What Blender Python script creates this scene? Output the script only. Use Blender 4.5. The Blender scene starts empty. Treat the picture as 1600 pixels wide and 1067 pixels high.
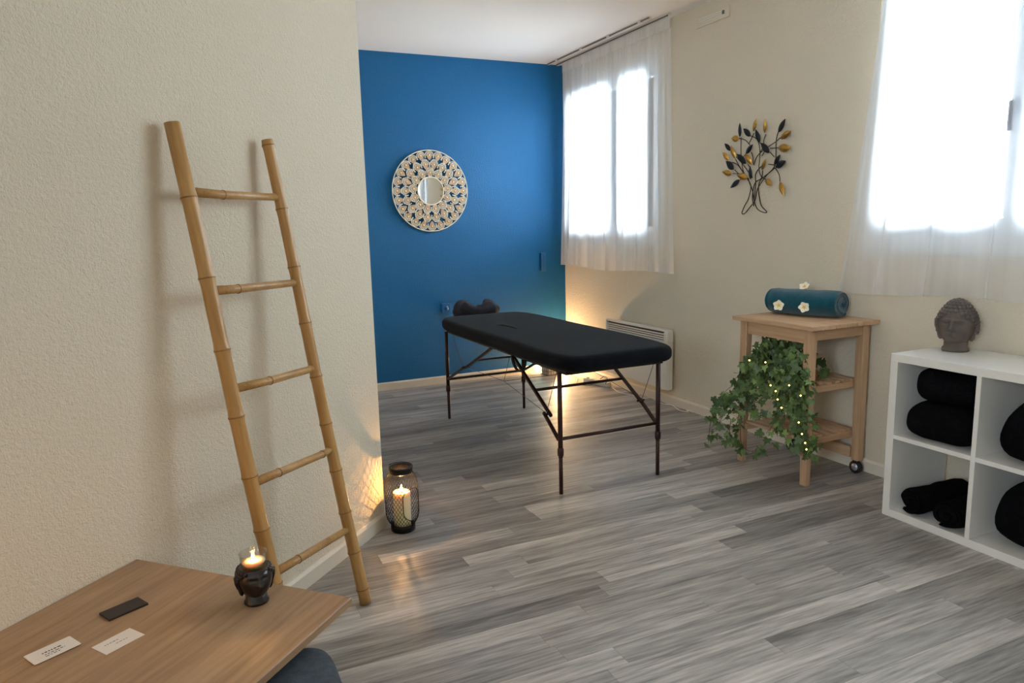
import bpy, math, random
from mathutils import Vector, Matrix, Euler, noise as mnoise
PI = math.pi
sc = bpy.context.scene
COL = sc.collection
rnd = random.Random(7)

# ------------------------------------------------------------------ camera
CH = 1.39                                   # eye height
F_PX = 1117.99
def unit(v): return Vector(v).normalized()
AX = unit((3263 - 800, 289 - 533.5, F_PX))  # room x (along the blue wall) in camera axes
AY = unit((276 - 800, 367 - 533.5, F_PX))   # room y (towards the blue wall)
AY = (AY - AX * AX.dot(AY)).normalized()
AZ = AX.cross(AY)
def to_world(c): return Vector((AX.dot(c), AY.dot(c), AZ.dot(c)))
cam_data = bpy.data.cameras.new('camera'); cam = bpy.data.objects.new('camera', cam_data); COL.objects.link(cam)
cam_data.sensor_width = 36.0; cam_data.lens = F_PX * 36 / 1600; cam_data.clip_start = 0.02
r_, u_, b_ = to_world(Vector((1, 0, 0))), to_world(Vector((0, -1, 0))), to_world(Vector((0, 0, -1)))
cam.matrix_world = Matrix(((r_.x, u_.x, b_.x, 0), (r_.y, u_.y, b_.y, 0), (r_.z, u_.z, b_.z, CH), (0, 0, 0, 1)))
sc.camera = cam
EYE = Vector((0, 0, CH))
def ray(px, py): return to_world(Vector((px - 800, py - 533.5, F_PX)))
def floor_pt(px, py, z=0.0):
    d = ray(px, py); return EYE + d * ((z - CH) / d.z)
def xplane(px, py, x):
    d = ray(px, py); return EYE + d * (x / d.x)
def yplane(px, py, y):
    d = ray(px, py); return EYE + d * (y / d.y)

# ------------------------------------------------------------------ light and view
w = bpy.data.worlds.new('daylight'); sc.world = w; w.use_nodes = True
bg = w.node_tree.nodes['Background']; bg.inputs[0].default_value = (0.77, 0.885, 1.0, 1); bg.inputs[1].default_value = 30.0
sc.view_settings.view_transform = 'Standard'; sc.view_settings.look = 'None'
sc.view_settings.gamma = 1.0; sc.view_settings.use_curve_mapping = False
sc.view_settings.exposure = 0.22
sc.cycles.max_bounces = 16; sc.cycles.transparent_max_bounces = 32; sc.cycles.diffuse_bounces = 8
sc.cycles.caustics_reflective = False; sc.cycles.caustics_refractive = False
sc.cycles.sample_clamp_indirect = 6.0
def portal(y0, y1, z0, z1, x):
    L = bpy.data.lights.new('window_portal', 'AREA'); L.shape = 'RECTANGLE'; L.size = z1 - z0; L.size_y = y1 - y0
    L.cycles.is_portal = True
    o = bpy.data.objects.new('window_portal', L); COL.objects.link(o)
    o.location = (x, (y0 + y1) / 2, (z0 + z1) / 2); o.rotation_euler = (0, PI / 2 if x > 0 else -PI / 2, 0)
XR, YB, ZC = 3.349, 6.034, 2.832            # window wall, blue wall, ceiling
W1 = (4.50, 5.93, 1.22, 2.62); W2 = (1.24, 2.70, 1.25, 2.70)
portal(*W1, XR + 0.2); portal(*W2, XR + 0.2)
W3 = (-1.65, -0.25, 1.30, 2.68)             # window behind and left of the camera
portal(*W3, -2.6 - 0.15)

# ------------------------------------------------------------------ helpers
def lin(c): return tuple(((v / 255) / 12.92 if v / 255 <= 0.04045 else ((v / 255 + 0.055) / 1.055) ** 2.4) for v in c)
MAT = {}
def new_mat(name):
    m = bpy.data.materials.new(name); m.use_nodes = True; MAT[name] = m
    nt = m.node_tree; p = nt.nodes['Principled BSDF']; return m, nt, p
def mat(name, rgb, rough=0.6, metal=0.0, var=0.0, vscale=8.0, bump=0.0, bscale=60.0, bdetail=3.0, spec=0.5, stretch=(1, 1, 1), coord='Object', **kw):
    """Principled with procedural colour variation and fine bump. rgb is sRGB 0-255."""
    m, nt, p = new_mat(name); N, L = nt.nodes, nt.links
    c = lin(rgb) + (1,)
    p.inputs['Base Color'].default_value = c; p.inputs['Roughness'].default_value = rough
    p.inputs['Metallic'].default_value = metal; p.inputs['Specular IOR Level'].default_value = spec
    tc = N.new('ShaderNodeTexCoord'); mp = N.new('ShaderNodeMapping'); mp.inputs['Scale'].default_value = stretch
    L.new(tc.outputs[coord], mp.inputs[0])
    if var > 0:
        n = N.new('ShaderNodeTexNoise'); n.inputs['Scale'].default_value = vscale; n.inputs['Detail'].default_value = 5
        L.new(mp.outputs[0], n.inputs['Vector'])
        rp = N.new('ShaderNodeValToRGB'); L.new(n.outputs[0], rp.inputs[0])
        rp.color_ramp.elements[0].position = 0.3; rp.color_ramp.elements[1].position = 0.7
        rp.color_ramp.elements[0].color = tuple(v * (1 - var) for v in c[:3]) + (1,)
        rp.color_ramp.elements[1].color = tuple(min(1, v * (1 + var)) for v in c[:3]) + (1,)
        L.new(rp.outputs[0], p.inputs['Base Color'])
    if bump > 0:
        n2 = N.new('ShaderNodeTexNoise'); n2.inputs['Scale'].default_value = bscale; n2.inputs['Detail'].default_value = bdetail
        L.new(mp.outputs[0], n2.inputs['Vector'])
        b = N.new('ShaderNodeBump'); b.inputs['Strength'].default_value = bump; b.inputs['Distance'].default_value = kw.get('bdist', 0.004)
        L.new(n2.outputs[0], b.inputs['Height']); L.new(b.outputs[0], p.inputs['Normal'])
    if 'sss' in kw:
        p.inputs['Subsurface Weight'].default_value = kw['sss']; p.inputs['Subsurface Radius'].default_value = kw.get('sssr', (1, .5, .25)); p.inputs['Subsurface Scale'].default_value = kw.get('ssss', 0.02)
    if 'emit' in kw:
        p.inputs['Emission Color'].default_value = kw['emit'] + (1,); p.inputs['Emission Strength'].default_value = kw['estr']
    if 'sheen' in kw: p.inputs['Sheen Weight'].default_value = kw['sheen']
    return m

class MB:
    """collects geometry; build() links it as one mesh object"""
    def __init__(s): s.v = []; s.f = []; s.sm = []
    def add(s, vs, fs, smooth=False):
        o = len(s.v); s.v += [tuple(p) for p in vs]
        s.f += [tuple(i + o for i in f) for f in fs]; s.sm += [smooth] * len(fs); return s
    def box(s, x0, x1, y0, y1, z0, z1):
        v = [(x, y, z) for z in (z0, z1) for y in (y0, y1) for x in (x0, x1)]
        return s.add(v, [(0, 2, 3, 1), (4, 5, 7, 6), (0, 1, 5, 4), (2, 6, 7, 3), (0, 4, 6, 2), (1, 3, 7, 5)])
    def bbox(s, x0, x1, y0, y1, z0, z1, b=0.004):
        """box with chamfered edges"""
        vs = []; idx = {}
        def P(*p):
            idx.setdefault(p, len(vs)); 
            if idx[p] == len(vs): vs.append(p)
            return idx[p]
        X, Y, Z = (x0, x1), (y0, y1), (z0, z1); S = (1, -1)
        def px(i, j, k): return P(X[i], Y[j] + S[j] * b, Z[k] + S[k] * b)
        def py(i, j, k): return P(X[i] + S[i] * b, Y[j], Z[k] + S[k] * b)
        def pz(i, j, k): return P(X[i] + S[i] * b, Y[j] + S[j] * b, Z[k])
        fs = []
        for i in (0, 1):
            q = [px(i, 0, 0), px(i, 1, 0), px(i, 1, 1), px(i, 0, 1)]; fs.append(q if i else q[::-1])
            q = [py(0, i, 0), py(1, i, 0), py(1, i, 1), py(0, i, 1)]; fs.append(q[::-1] if i else q)
            q = [pz(0, 0, i), pz(1, 0, i), pz(1, 1, i), pz(0, 1, i)]; fs.append(q if i else q[::-1])
        def q4(a, bb, c, d, ctr):
            n = (Vector(vs[bb]) - Vector(vs[a])).cross(Vector(vs[c]) - Vector(vs[a]))
            m = (Vector(vs[a]) + Vector(vs[c])) / 2 - Vector(ctr)
            fs.append((a, bb, c, d) if n.dot(m) > 0 else (d, c, bb, a))
        ctr = ((x0 + x1) / 2, (y0 + y1) / 2, (z0 + z1) / 2)
        for i in (0, 1):
            for j in (0, 1):
                q4(px(i, j, 0), px(i, j, 1), py(i, j, 1), py(i, j, 0), ctr)
                q4(px(i, 0, j), px(i, 1, j), pz(i, 1, j), pz(i, 0, j), ctr)
                q4(py(0, i, j), py(1, i, j), pz(1, i, j), pz(0, i, j), ctr)
        for i in (0, 1):
            for j in (0, 1):
                for k in (0, 1):
                    a, bb, c = px(i, j, k), py(i, j, k), pz(i, j, k)
                    n = (Vector(vs[bb]) - Vector(vs[a])).cross(Vector(vs[c]) - Vector(vs[a]))
                    fs.append((a, bb, c) if n.dot(Vector(vs[a]) - Vector(ctr)) > 0 else (a, c, bb))
        return s.add(vs, fs)
    def tube(s, pts, rad, n=8, cap=True, smooth=True, closed=False, flat=None):
        """tube along points; rad a number or list; flat=(sx) squashes along binormal"""
        pts = [Vector(p) for p in pts]; m = len(pts)
        rs = [rad] * m if isinstance(rad, (int, float)) else rad
        vs = []; up = None
        for i, p in enumerate(pts):
            a = pts[(i - 1) % m] if (closed or i > 0) else p; c = pts[(i + 1) % m] if (closed or i < m - 1) else p
            t = (c - a).normalized() if (c - a).length > 1e-9 else Vector((0, 0, 1))
            if up is None: up = Vector((0, 0, 1)) if abs(t.z) < 0.9 else Vector((1, 0, 0))
            u = (up - t * up.dot(t)); u = u.normalized() if u.length > 1e-6 else t.orthogonal().normalized()
            up = u; v = t.cross(u)
            for k in range(n):
                an = 2 * PI * k / n + (PI / 4 if n == 4 else 0)
                vs.append(p + u * math.cos(an) * rs[i] + v * math.sin(an) * rs[i] * (flat or 1))
        fs = []
        for i in range(m if closed else m - 1):
            j = (i + 1) % m
            for k in range(n):
                l = (k + 1) % n; fs.append((i * n + k, i * n + l, j * n + l, j * n + k))
        if cap and not closed:
            fs.append(tuple(range(n))[::-1]); fs.append(tuple(range((m - 1) * n, m * n)))
        return s.add(vs, fs, smooth)
    def lathe(s, prof, n=32, c=(0, 0, 0), smooth=True, cap=True):
        vs = [(c[0] + r * math.cos(2 * PI * k / n), c[1] + r * math.sin(2 * PI * k / n), c[2] + z) for r, z in prof for k in range(n)]
        m = len(prof); fs = [(i * n + k, i * n + (k + 1) % n, (i + 1) * n + (k + 1) % n, (i + 1) * n + k) for i in range(m - 1) for k in range(n)]
        if cap:
            if prof[0][0] > 1e-5: fs.append(tuple(range(n))[::-1])
            if prof[-1][0] > 1e-5: fs.append(tuple(range((m - 1) * n, m * n)))
        return s.add(vs, fs, smooth)
    def sphere(s, c, r, nu=12, nv=8, sc3=(1, 1, 1)):
        pr = [(math.sin(PI * i / nv) * r, -math.cos(PI * i / nv) * r) for i in range(nv + 1)]
        vs = [(c[0] + a * math.cos(2 * PI * k / nu) * sc3[0], c[1] + a * math.sin(2 * PI * k / nu) * sc3[1], c[2] + z * sc3[2]) for a, z in pr for k in range(nu)]
        fs = [(i * nu + k, i * nu + (k + 1) % nu, (i + 1) * nu + (k + 1) % nu, (i + 1) * nu + k) for i in range(nv) for k in range(nu)]
        return s.add(vs, fs, True)
    def grid(s, fn, nu, nv, smooth=True, wrap=False):
        vs = [fn(i / nu, j / nv) for j in range(nv + 1) for i in range(nu + (0 if wrap else 1))]
        q = nu + (0 if wrap else 1)
        fs = [(j * q + i, j * q + (i + 1) % q, (j + 1) * q + (i + 1) % q, (j + 1) * q + i) for j in range(nv) for i in range(nu)]
        return s.add(vs, fs, smooth)
    def prism(s, poly, z0, z1, smooth=False):
        n = len(poly); vs = [(x, y, z0) for x, y in poly] + [(x, y, z1) for x, y in poly]
        fs = [tuple(range(n))[::-1], tuple(range(n, 2 * n))] + [(i, (i + 1) % n, n + (i + 1) % n, n + i) for i in range(n)]
        return s.add(vs, fs, smooth)
    def xform(s, M): s.v = [tuple(M @ Vector(p)) for p in s.v]; return s
    def mesh(s, name, m):
        me = bpy.data.meshes.new(name); me.from_pydata(s.v, [], s.f); me.update()
        me.polygons.foreach_set('use_smooth', s.sm); me.materials.append(MAT[m] if isinstance(m, str) else m); return me
    def build(s, name, m, parent=None, loc=(0, 0, 0), rot=(0, 0, 0)):
        return place(name, s.mesh(name, m), parent, loc, rot)
def place(name, me, parent=None, loc=(0, 0, 0), rot=(0, 0, 0), scale=None):
    o = bpy.data.objects.new(name, me); COL.objects.link(o); o.location = loc; o.rotation_euler = rot
    if scale: o.scale = scale
    if parent: o.parent = parent
    return o
def tag(o, label, cat, group=None):
    o['label'] = label; o['category'] = cat
    if group: o['group'] = group
    return o
def thing(name, label, cat, loc=(0, 0, 0), rz=0.0, group=None):
    o = bpy.data.objects.new(name, None); COL.objects.link(o); o.location = loc; o.rotation_euler = (0, 0, rz)
    o.empty_display_size = 0.05
    return tag(o, label, cat, group)
def struct(o): o['kind'] = 'structure'; return o
def point_light(parent, loc, watt, rgb, size=0.01):
    L = bpy.data.lights.new('flame_light', 'POINT'); L.energy = watt; L.color = rgb; L.shadow_soft_size = size
    o = bpy.data.objects.new('flame_light', L); COL.objects.link(o); o.parent = parent; o.location = loc; return o

# ------------------------------------------------------------------ materials
def stucco(name, rgb, strength):
    m, nt, p = new_mat(name); N, L = nt.nodes, nt.links
    p.inputs['Base Color'].default_value = lin(rgb) + (1,); p.inputs['Roughness'].default_value = 0.75; p.inputs['Specular IOR Level'].default_value = 0.3
    tc = N.new('ShaderNodeNewGeometry')
    n1 = N.new('ShaderNodeTexNoise'); n1.inputs['Scale'].default_value = 210; n1.inputs['Detail'].default_value = 3; n1.inputs['Roughness'].default_value = 0.6
    n2 = N.new('ShaderNodeTexNoise'); n2.inputs['Scale'].default_value = 85; n2.inputs['Detail'].default_value = 2
    L.new(tc.outputs['Position'], n1.inputs['Vector']); L.new(tc.outputs['Position'], n2.inputs['Vector'])
    a = N.new('ShaderNodeMath'); a.operation = 'ADD'; L.new(n1.outputs[0], a.inputs[0]); L.new(n2.outputs[0], a.inputs[1])
    b = N.new('ShaderNodeBump'); b.inputs['Strength'].default_value = strength; b.inputs['Distance'].default_value = 0.004
    L.new(a.outputs[0], b.inputs['Height']); L.new(b.outputs[0], p.inputs['Normal'])
    return m
stucco('wall_beige', (223, 211, 190), 1.0)
stucco('wall_blue', (8, 92, 142), 0.7)
MAT['wall_blue'].node_tree.nodes['Principled BSDF'].inputs['Roughness'].default_value = 0.5
mat('ceiling_white', (246, 240, 233), 0.9, bump=0.15, bscale=90)
mat('skirting', (222, 212, 196), 0.45)
mat('floor_base', (70, 66, 62), 0.6, var=0.2)
mat('upvc', (236, 240, 244), 0.3)
mat('handle_grey', (170, 172, 186), 0.35, metal=0.4)
mat('white_paint', (232, 226, 216), 0.4, var=0.02)
mat('heater_white', (232, 228, 220), 0.35)
mat('heater_dark', (58, 56, 54), 0.6)
mat('rail_white', (226, 222, 216), 0.4)
mat('rail_dark', (96, 92, 88), 0.5)
mat('laminate_white', (222, 217, 210), 0.32, spec=0.5, var=0.015)
mat('black_cloth', (10, 13, 18), 0.95, bump=0.5, bscale=260, var=0.25, vscale=30, sheen=0.04, spec=0.1)
mat('black_towel', (13, 13, 15), 1.0, bump=0.9, bscale=220, var=0.3, vscale=40, spec=0.05)
mat('charcoal_cloth', (46, 45, 52), 0.95, bump=0.5, bscale=160, var=0.2, vscale=20, spec=0.15)
mat('teal_towel', (0, 72, 88), 1.0, bump=1.0, bscale=260, var=0.22, vscale=60, sheen=0.4, spec=0.05)
mat('maroon_metal', (48, 22, 20), 0.42, metal=0.25, var=0.15)
mat('cable_grey', (78, 74, 72), 0.45, metal=0.5)
mat('black_plastic', (16, 15, 15), 0.5, var=0.1)
mat('black_metal', (26, 21, 19), 0.45, metal=0.5)
mat('white_plastic', (232, 228, 220), 0.4)
mat('stone', (96, 87, 81), 0.9, var=0.18, vscale=14, bump=0.12, bscale=90, spec=0.2)
mat('dark_resin', (30, 18, 14), 0.32, var=0.2, vscale=30, spec=0.5)
mat('wax', (244, 226, 190), 0.45, sss=0.8, ssss=0.03)
mat('petal_white', (250, 244, 226), 0.5, sss=0.2, ssss=0.004)
mat('petal_yellow', (238, 190, 30), 0.5)
mat('leaf_black', (30, 32, 40), 0.4, metal=0.4)
mat('leaf_gold', (176, 134, 62), 0.34, metal=0.85, var=0.3, vscale=60)
mat('wire_dark', (46, 36, 32), 0.45, metal=0.4)
mat('mandala', (240, 228, 204), 0.5, var=0.06, vscale=30)
mat('mandala_tan', (188, 156, 122), 0.55, var=0.1, vscale=40)
mat('pouf_grey', (74, 80, 88), 0.95, bump=0.6, bscale=300, var=0.18, vscale=60, spec=0.1)
mat('card_white', (232, 222, 214), 0.5)
mat('card_dark', (38, 28, 24), 0.5, var=0.15)
mat('ink', (92, 82, 84), 0.7)
mat('pot', (96, 78, 62), 0.7, var=0.1)
mat('soil', (40, 30, 24), 0.95, var=0.3)
mat('stem', (84, 92, 48), 0.6, var=0.2)
mat('stem_dark', (70, 60, 40), 0.6)
mat('grass_blade', (70, 56, 36), 0.7)
mat('flame', (255, 190, 90), 0.5, emit=(1.0, 0.50, 0.14), estr=60)
mat('fairy_bulb', (255, 220, 130), 0.4, emit=(1.0, 0.58, 0.16), estr=6)
mat('lamp_glow', (255, 220, 170), 0.4, emit=(1.0, 0.58, 0.24), estr=25)
mat('wick', (30, 24, 20), 0.9)
mat('paint_blue', (18, 88, 138), 0.4)
mat('basket_liner', (186, 180, 170), 0.8, var=0.08)
mat('rubber', (22, 22, 22), 0.7)
m, nt, p = new_mat('mirror_glass'); p.inputs['Base Color'].default_value = (0.86, 0.87, 0.86, 1); p.inputs['Metallic'].default_value = 1; p.inputs['Roughness'].default_value = 0.03
# clear glass: thin pane that lets light straight through
m, nt, p = new_mat('pane_glass'); N, L = nt.nodes, nt.links
t = N.new('ShaderNodeBsdfTransparent'); t.inputs[0].default_value = (0.95, 0.97, 0.97, 1)
g = N.new('ShaderNodeBsdfGlossy'); g.inputs['Roughness'].default_value = 0.02
fr = N.new('ShaderNodeFresnel'); fr.inputs[0].default_value = 1.45
mx = N.new('ShaderNodeMixShader'); L.new(fr.outputs[0], mx.inputs[0]); L.new(t.outputs[0], mx.inputs[1]); L.new(g.outputs[0], mx.inputs[2])
L.new(mx.outputs[0], N['Material Output'].inputs[0])
m, nt, p = new_mat('cup_glass'); N, L = nt.nodes, nt.links
t = N.new('ShaderNodeBsdfTransparent'); t.inputs[0].default_value = (0.96, 0.95, 0.93, 1)
g = N.new('ShaderNodeBsdfGlossy'); g.inputs['Roughness'].default_value = 0.05
lw_ = N.new('ShaderNodeLayerWeight'); lw_.inputs[0].default_value = 0.25
sc_ = N.new('ShaderNodeMath'); sc_.operation = 'MULTIPLY'; sc_.inputs[1].default_value = 0.6; L.new(lw_.outputs['Facing'], sc_.inputs[0])
mx = N.new('ShaderNodeMixShader'); L.new(sc_.outputs[0], mx.inputs[0]); L.new(t.outputs[0], mx.inputs[1]); L.new(g.outputs[0], mx.inputs[2])
L.new(mx.outputs[0], N['Material Output'].inputs[0])
# sheer curtain voile
m, nt, p = new_mat('voile'); N, L = nt.nodes, nt.links
d = N.new('ShaderNodeBsdfDiffuse'); d.inputs[0].default_value = (0.96, 0.96, 0.97, 1)
t = N.new('ShaderNodeBsdfTranslucent'); t.inputs[0].default_value = (0.96, 0.96, 0.97, 1)
tr = N.new('ShaderNodeBsdfTransparent')
m1 = N.new('ShaderNodeMixShader'); m1.inputs[0].default_value = 0.68; L.new(d.outputs[0], m1.inputs[1]); L.new(t.outputs[0], m1.inputs[2])
m2 = N.new('ShaderNodeMixShader'); L.new(m1.outputs[0], m2.inputs[1]); L.new(tr.outputs[0], m2.inputs[2])
tc = N.new('ShaderNodeTexCoord'); wv = N.new('ShaderNodeTexNoise'); wv.inputs['Scale'].default_value = 14; mp = N.new('ShaderNodeMapping'); mp.inputs['Scale'].default_value = (1, 1, 0.05)
L.new(tc.outputs['Object'], mp.inputs[0]); L.new(mp.outputs[0], wv.inputs['Vector'])
mr = N.new('ShaderNodeMapRange'); mr.inputs['From Min'].default_value = 0.3; mr.inputs['From Max'].default_value = 0.7; mr.inputs['To Min'].default_value = 0.22; mr.inputs['To Max'].default_value = 0.36
L.new(wv.outputs[0], mr.inputs[0]); L.new(mr.outputs[0], m2.inputs[0]); L.new(m2.outputs[0], N['Material Output'].inputs[0])

def wood(name, c1, c2, axis, scale=9.0, rough=0.5, rand=0.0, spec=0.4, ring=24.0, world=False, c3=None):
    """streaky wood grain running along axis (0 x, 1 y, 2 z)"""
    m, nt, p = new_mat(name); N, L = nt.nodes, nt.links
    p.inputs['Roughness'].default_value = rough; p.inputs['Specular IOR Level'].default_value = spec
    if world: src = N.new('ShaderNodeNewGeometry').outputs['Position']
    else: src = N.new('ShaderNodeTexCoord').outputs['Object']
    oi = N.new('ShaderNodeObjectInfo')
    mul = N.new('ShaderNodeVectorMath'); mul.operation = 'SCALE'; mul.inputs[0].default_value = (13.1, 7.7, 5.3); L.new(oi.outputs['Random'], mul.inputs['Scale'])
    ad = N.new('ShaderNodeVectorMath'); ad.operation = 'ADD'; L.new(src, ad.inputs[0]); L.new(mul.outputs[0], ad.inputs[1])
    mp = N.new('ShaderNodeMapping'); s = [1.0, 1.0, 1.0]; s[axis] = 0.07; mp.inputs['Scale'].default_value = s; L.new(ad.outputs[0], mp.inputs[0])
    n1 = N.new('ShaderNodeTexNoise'); n1.inputs['Scale'].default_value = scale; n1.inputs['Detail'].default_value = 6; n1.inputs['Roughness'].default_value = 0.65; n1.inputs['Distortion'].default_value = 0.6
    n2 = N.new('ShaderNodeTexNoise'); n2.inputs['Scale'].default_value = scale * 7; n2.inputs['Detail'].default_value = 4
    L.new(mp.outputs[0], n1.inputs['Vector']); L.new(mp.outputs[0], n2.inputs['Vector'])
    mixn = N.new('ShaderNodeMath'); mixn.operation = 'MULTIPLY_ADD'; mixn.inputs[1].default_value = 0.4; L.new(n2.outputs[0], mixn.inputs[0])
    sub = N.new('ShaderNodeMath'); sub.operation = 'MULTIPLY'; sub.inputs[1].default_value = 0.6; L.new(n1.outputs[0], sub.inputs[0]); L.new(sub.outputs[0], mixn.inputs[2])
    rp = N.new('ShaderNodeValToRGB'); e = rp.color_ramp.elements; e[0].position = 0.36; e[1].position = 0.64
    e[0].color = lin(c1) + (1,); e[1].color = lin(c2) + (1,); L.new(mixn.outputs[0], rp.inputs[0])
    out = rp.outputs[0]
    if rand > 0:
        mr = N.new('ShaderNodeMapRange'); mr.inputs['To Min'].default_value = 1 - rand; mr.inputs['To Max'].default_value = 1 + rand; L.new(oi.outputs['Random'], mr.inputs[0])
        hs = N.new('ShaderNodeHueSaturation'); L.new(mr.outputs[0], hs.inputs['Value']); L.new(out, hs.inputs['Color']); out = hs.outputs[0]
    L.new(out, p.inputs['Base Color'])
    b = N.new('ShaderNodeBump'); b.inputs['Strength'].default_value = 0.12; b.inputs['Distance'].default_value = 0.002; L.new(n2.outputs[0], b.inputs['Height']); L.new(b.outputs[0], p.inputs['Normal'])
    return m
wood('plank', (104, 99, 95), (188, 181, 174), 0, 12, rough=0.42, rand=0.36, spec=0.6, world=True)
wood('table_oak', (136, 105, 77), (174, 140, 107), 1, 10, rough=0.5)
wood('birch_x', (166, 130, 98), (198, 164, 130), 0, 9, rough=0.55)
wood('birch_y', (166, 130, 98), (198, 164, 130), 1, 9, rough=0.55)
wood('birch_z', (166, 130, 98), (198, 164, 130), 2, 9, rough=0.55)
wood('bamboo', (158, 116, 66), (190, 150, 94), 2, 12, rough=0.3)
wood('bamboo_rung', (152, 112, 64), (184, 144, 90), 0, 14, rough=0.34)
mat('bamboo_node', (140, 98, 50), 0.5, var=0.15, vscale=40)
def leafmat(name, c1, c2):
    m, nt, p = new_mat(name); N, L = nt.nodes, nt.links
    oi = N.new('ShaderNodeObjectInfo'); ge = N.new('ShaderNodeNewGeometry'); n = N.new('ShaderNodeTexNoise'); n.inputs['Scale'].default_value = 25
    L.new(ge.outputs['Position'], n.inputs['Vector'])
    a = N.new('ShaderNodeMath'); a.operation = 'MULTIPLY_ADD'; a.inputs[1].default_value = 0.5; L.new(oi.outputs['Random'], a.inputs[0])
    b = N.new('ShaderNodeMath'); b.operation = 'MULTIPLY'; b.inputs[1].default_value = 0.6; L.new(n.outputs[0], b.inputs[0]); L.new(b.outputs[0], a.inputs[2])
    rp = N.new('ShaderNodeValToRGB'); rp.color_ramp.elements[0].position = 0.2; rp.color_ramp.elements[1].position = 0.85
    rp.color_ramp.elements[0].color = lin(c1) + (1,); rp.color_ramp.elements[1].color = lin(c2) + (1,)
    L.new(a.outputs[0], rp.inputs[0]); L.new(rp.outputs[0], p.inputs['Base Color']); p.inputs['Roughness'].default_value = 0.5
    return m
leafmat('ivy', (50, 74, 38), (124, 150, 84))

# ------------------------------------------------------------------ room shell
TH = 0.25
C0 = Vector((0.778, 3.199, 0)); DU = Vector((1, 1, 0)).normalized(); DN = Vector((-1, 1, 0)).normalized()   # the slanted wall
XL, YF = -2.6, -1.7
SL_END = C0 + DU * ((XL - C0.x) / DU.x)
floor_poly = [(XL, YF), (XR, YF), (XR, YB), (C0.x, YB), (C0.x, C0.y), (XL, SL_END.y)]
fl = struct(MB().prism(floor_poly, -0.12, -0.003).build('floor', 'floor_base'))
struct(MB().prism([(XL - TH, YF - TH), (XR + TH, YF - TH), (XR + TH, YB + TH), (XL - TH, YB + TH)], ZC, ZC + 0.15).build('ceiling', 'ceiling_white'))
# planks, laid along the blue wall, in staggered rows
unitp = MB().box(0, 1, 0, 1, -0.003, 0).mesh('floor_plank', 'plank')
RW = 0.0948; rr = random.Random(21); y = YB - 0.004; row = 0
while y > 1.15:
    y1 = y - RW
    ym = (y + y1) / 2
    xl = C0.x + 0.004 if ym > C0.y else max(-0.5, y1 - (C0.y - C0.x) - 0.012)
    x = xl; first = True
    while x < XR - 0.02:
        ln = rr.choice((0.62, 0.9, 1.22, 1.22)) * (rr.uniform(0.25, 1.0) if first else 1.0); first = False
        x2 = min(x + ln, XR - 0.004)
        if XR - x2 < 0.25: x2 = XR - 0.004
        place('floor_plank', unitp, fl, (x, y1, 0), (0, 0, 0), (x2 - x - 0.0008, RW - 0.0008, 1))
        x = x2
    y = y1
# rest of the floor, behind and left of the camera: larger boards in one mesh of planks
rest = MB(); y2 = y
while y2 > YF:
    a = max(y2 - RW, YF); x = XL + 0.3 + rr.uniform(0, 0.6)
    if a > -0.1: x = max(XL, a - 2.38)
    else: x = XL
    while x < XR:
        x2 = min(XR, x + rr.choice((0.62, 0.9, 1.22))); rest.box(x, x2 - 0.0008, a, y2 - 0.0008, -0.003, 0); x = x2
    y2 = a
ro = rest.build('plank_field', 'plank', fl); ro['kind'] = 'stuff'

struct(MB().box(0.5, XR + TH, YB, YB + 0.2, 0, ZC).build('wall_back', 'wall_blue'))
wr = MB()
def seg(y0, y1, z0, z1): wr.box(XR, XR + TH, y0, y1, z0, z1)
seg(YF, W2[0], 0, ZC); seg(W2[1], W1[0], 0, ZC); seg(W1[1], YB, 0, ZC)
for W in (W1, W2): seg(W[0], W[1], 0, W[2]); seg(W[0], W[1], W[3], ZC)
struct(wr.build('wall_right', 'wall_beige'))
def slab(a, b, n, t, z0, z1, name, m):
    a, b, n = Vector(a), Vector(b), Vector(n) * t
    v = [a, b, b + n, a + n]; poly = [(q.x, q.y) for q in v]
    area = sum(poly[i][0] * poly[(i + 1) % 4][1] - poly[(i + 1) % 4][0] * poly[i][1] for i in range(4))
    return MB().prism(poly if area > 0 else poly[::-1], z0, z1).build(name, m)
lw = MB().prism([(C0.x, C0.y), (C0.x, YB), (C0.x - 0.18, YB), (C0.x - 0.18, C0.y + 0.08), (XL - 0.2, SL_END.y + 0.08), (XL, SL_END.y)], 0, ZC)
struct(lw.build('wall_left', 'wall_beige'))
struct(MB().box(XL - 0.2, XR + TH, YF - 0.2, YF, 0, ZC).build('wall_front', 'wall_beige'))
fw_ = MB()
for b in ((YF, W3[0], 0, ZC), (W3[1], SL_END.y + 0.08, 0, ZC), (W3[0], W3[1], 0, W3[2]), (W3[0], W3[1], W3[3], ZC)): fw_.box(XL - 0.2, XL, *b)
struct(fw_.build('wall_far_left', 'wall_beige'))
w3 = bpy.data.objects.new('window_3', None); COL.objects.link(w3); w3.location = (XL, (W3[0] + W3[1]) / 2, W3[2]); struct(w3)
f3 = MB(); q3, h3 = (W3[1] - W3[0]) / 2, W3[3] - W3[2]
for a in (-q3, -0.03, q3 - 0.06): f3.box(-0.12, -0.06, a, a + 0.06, 0, h3)
for a in (0, h3 - 0.06): f3.box(-0.12, -0.06, -q3, q3, a, a + 0.06)
f3.build('window_frame', 'upvc', w3)
for a in (-q3 + 0.06, 0.03): MB().box(-0.092, -0.088, a, a + q3 - 0.09, 0.06, h3 - 0.06).build('pane', 'pane_glass', w3)
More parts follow.
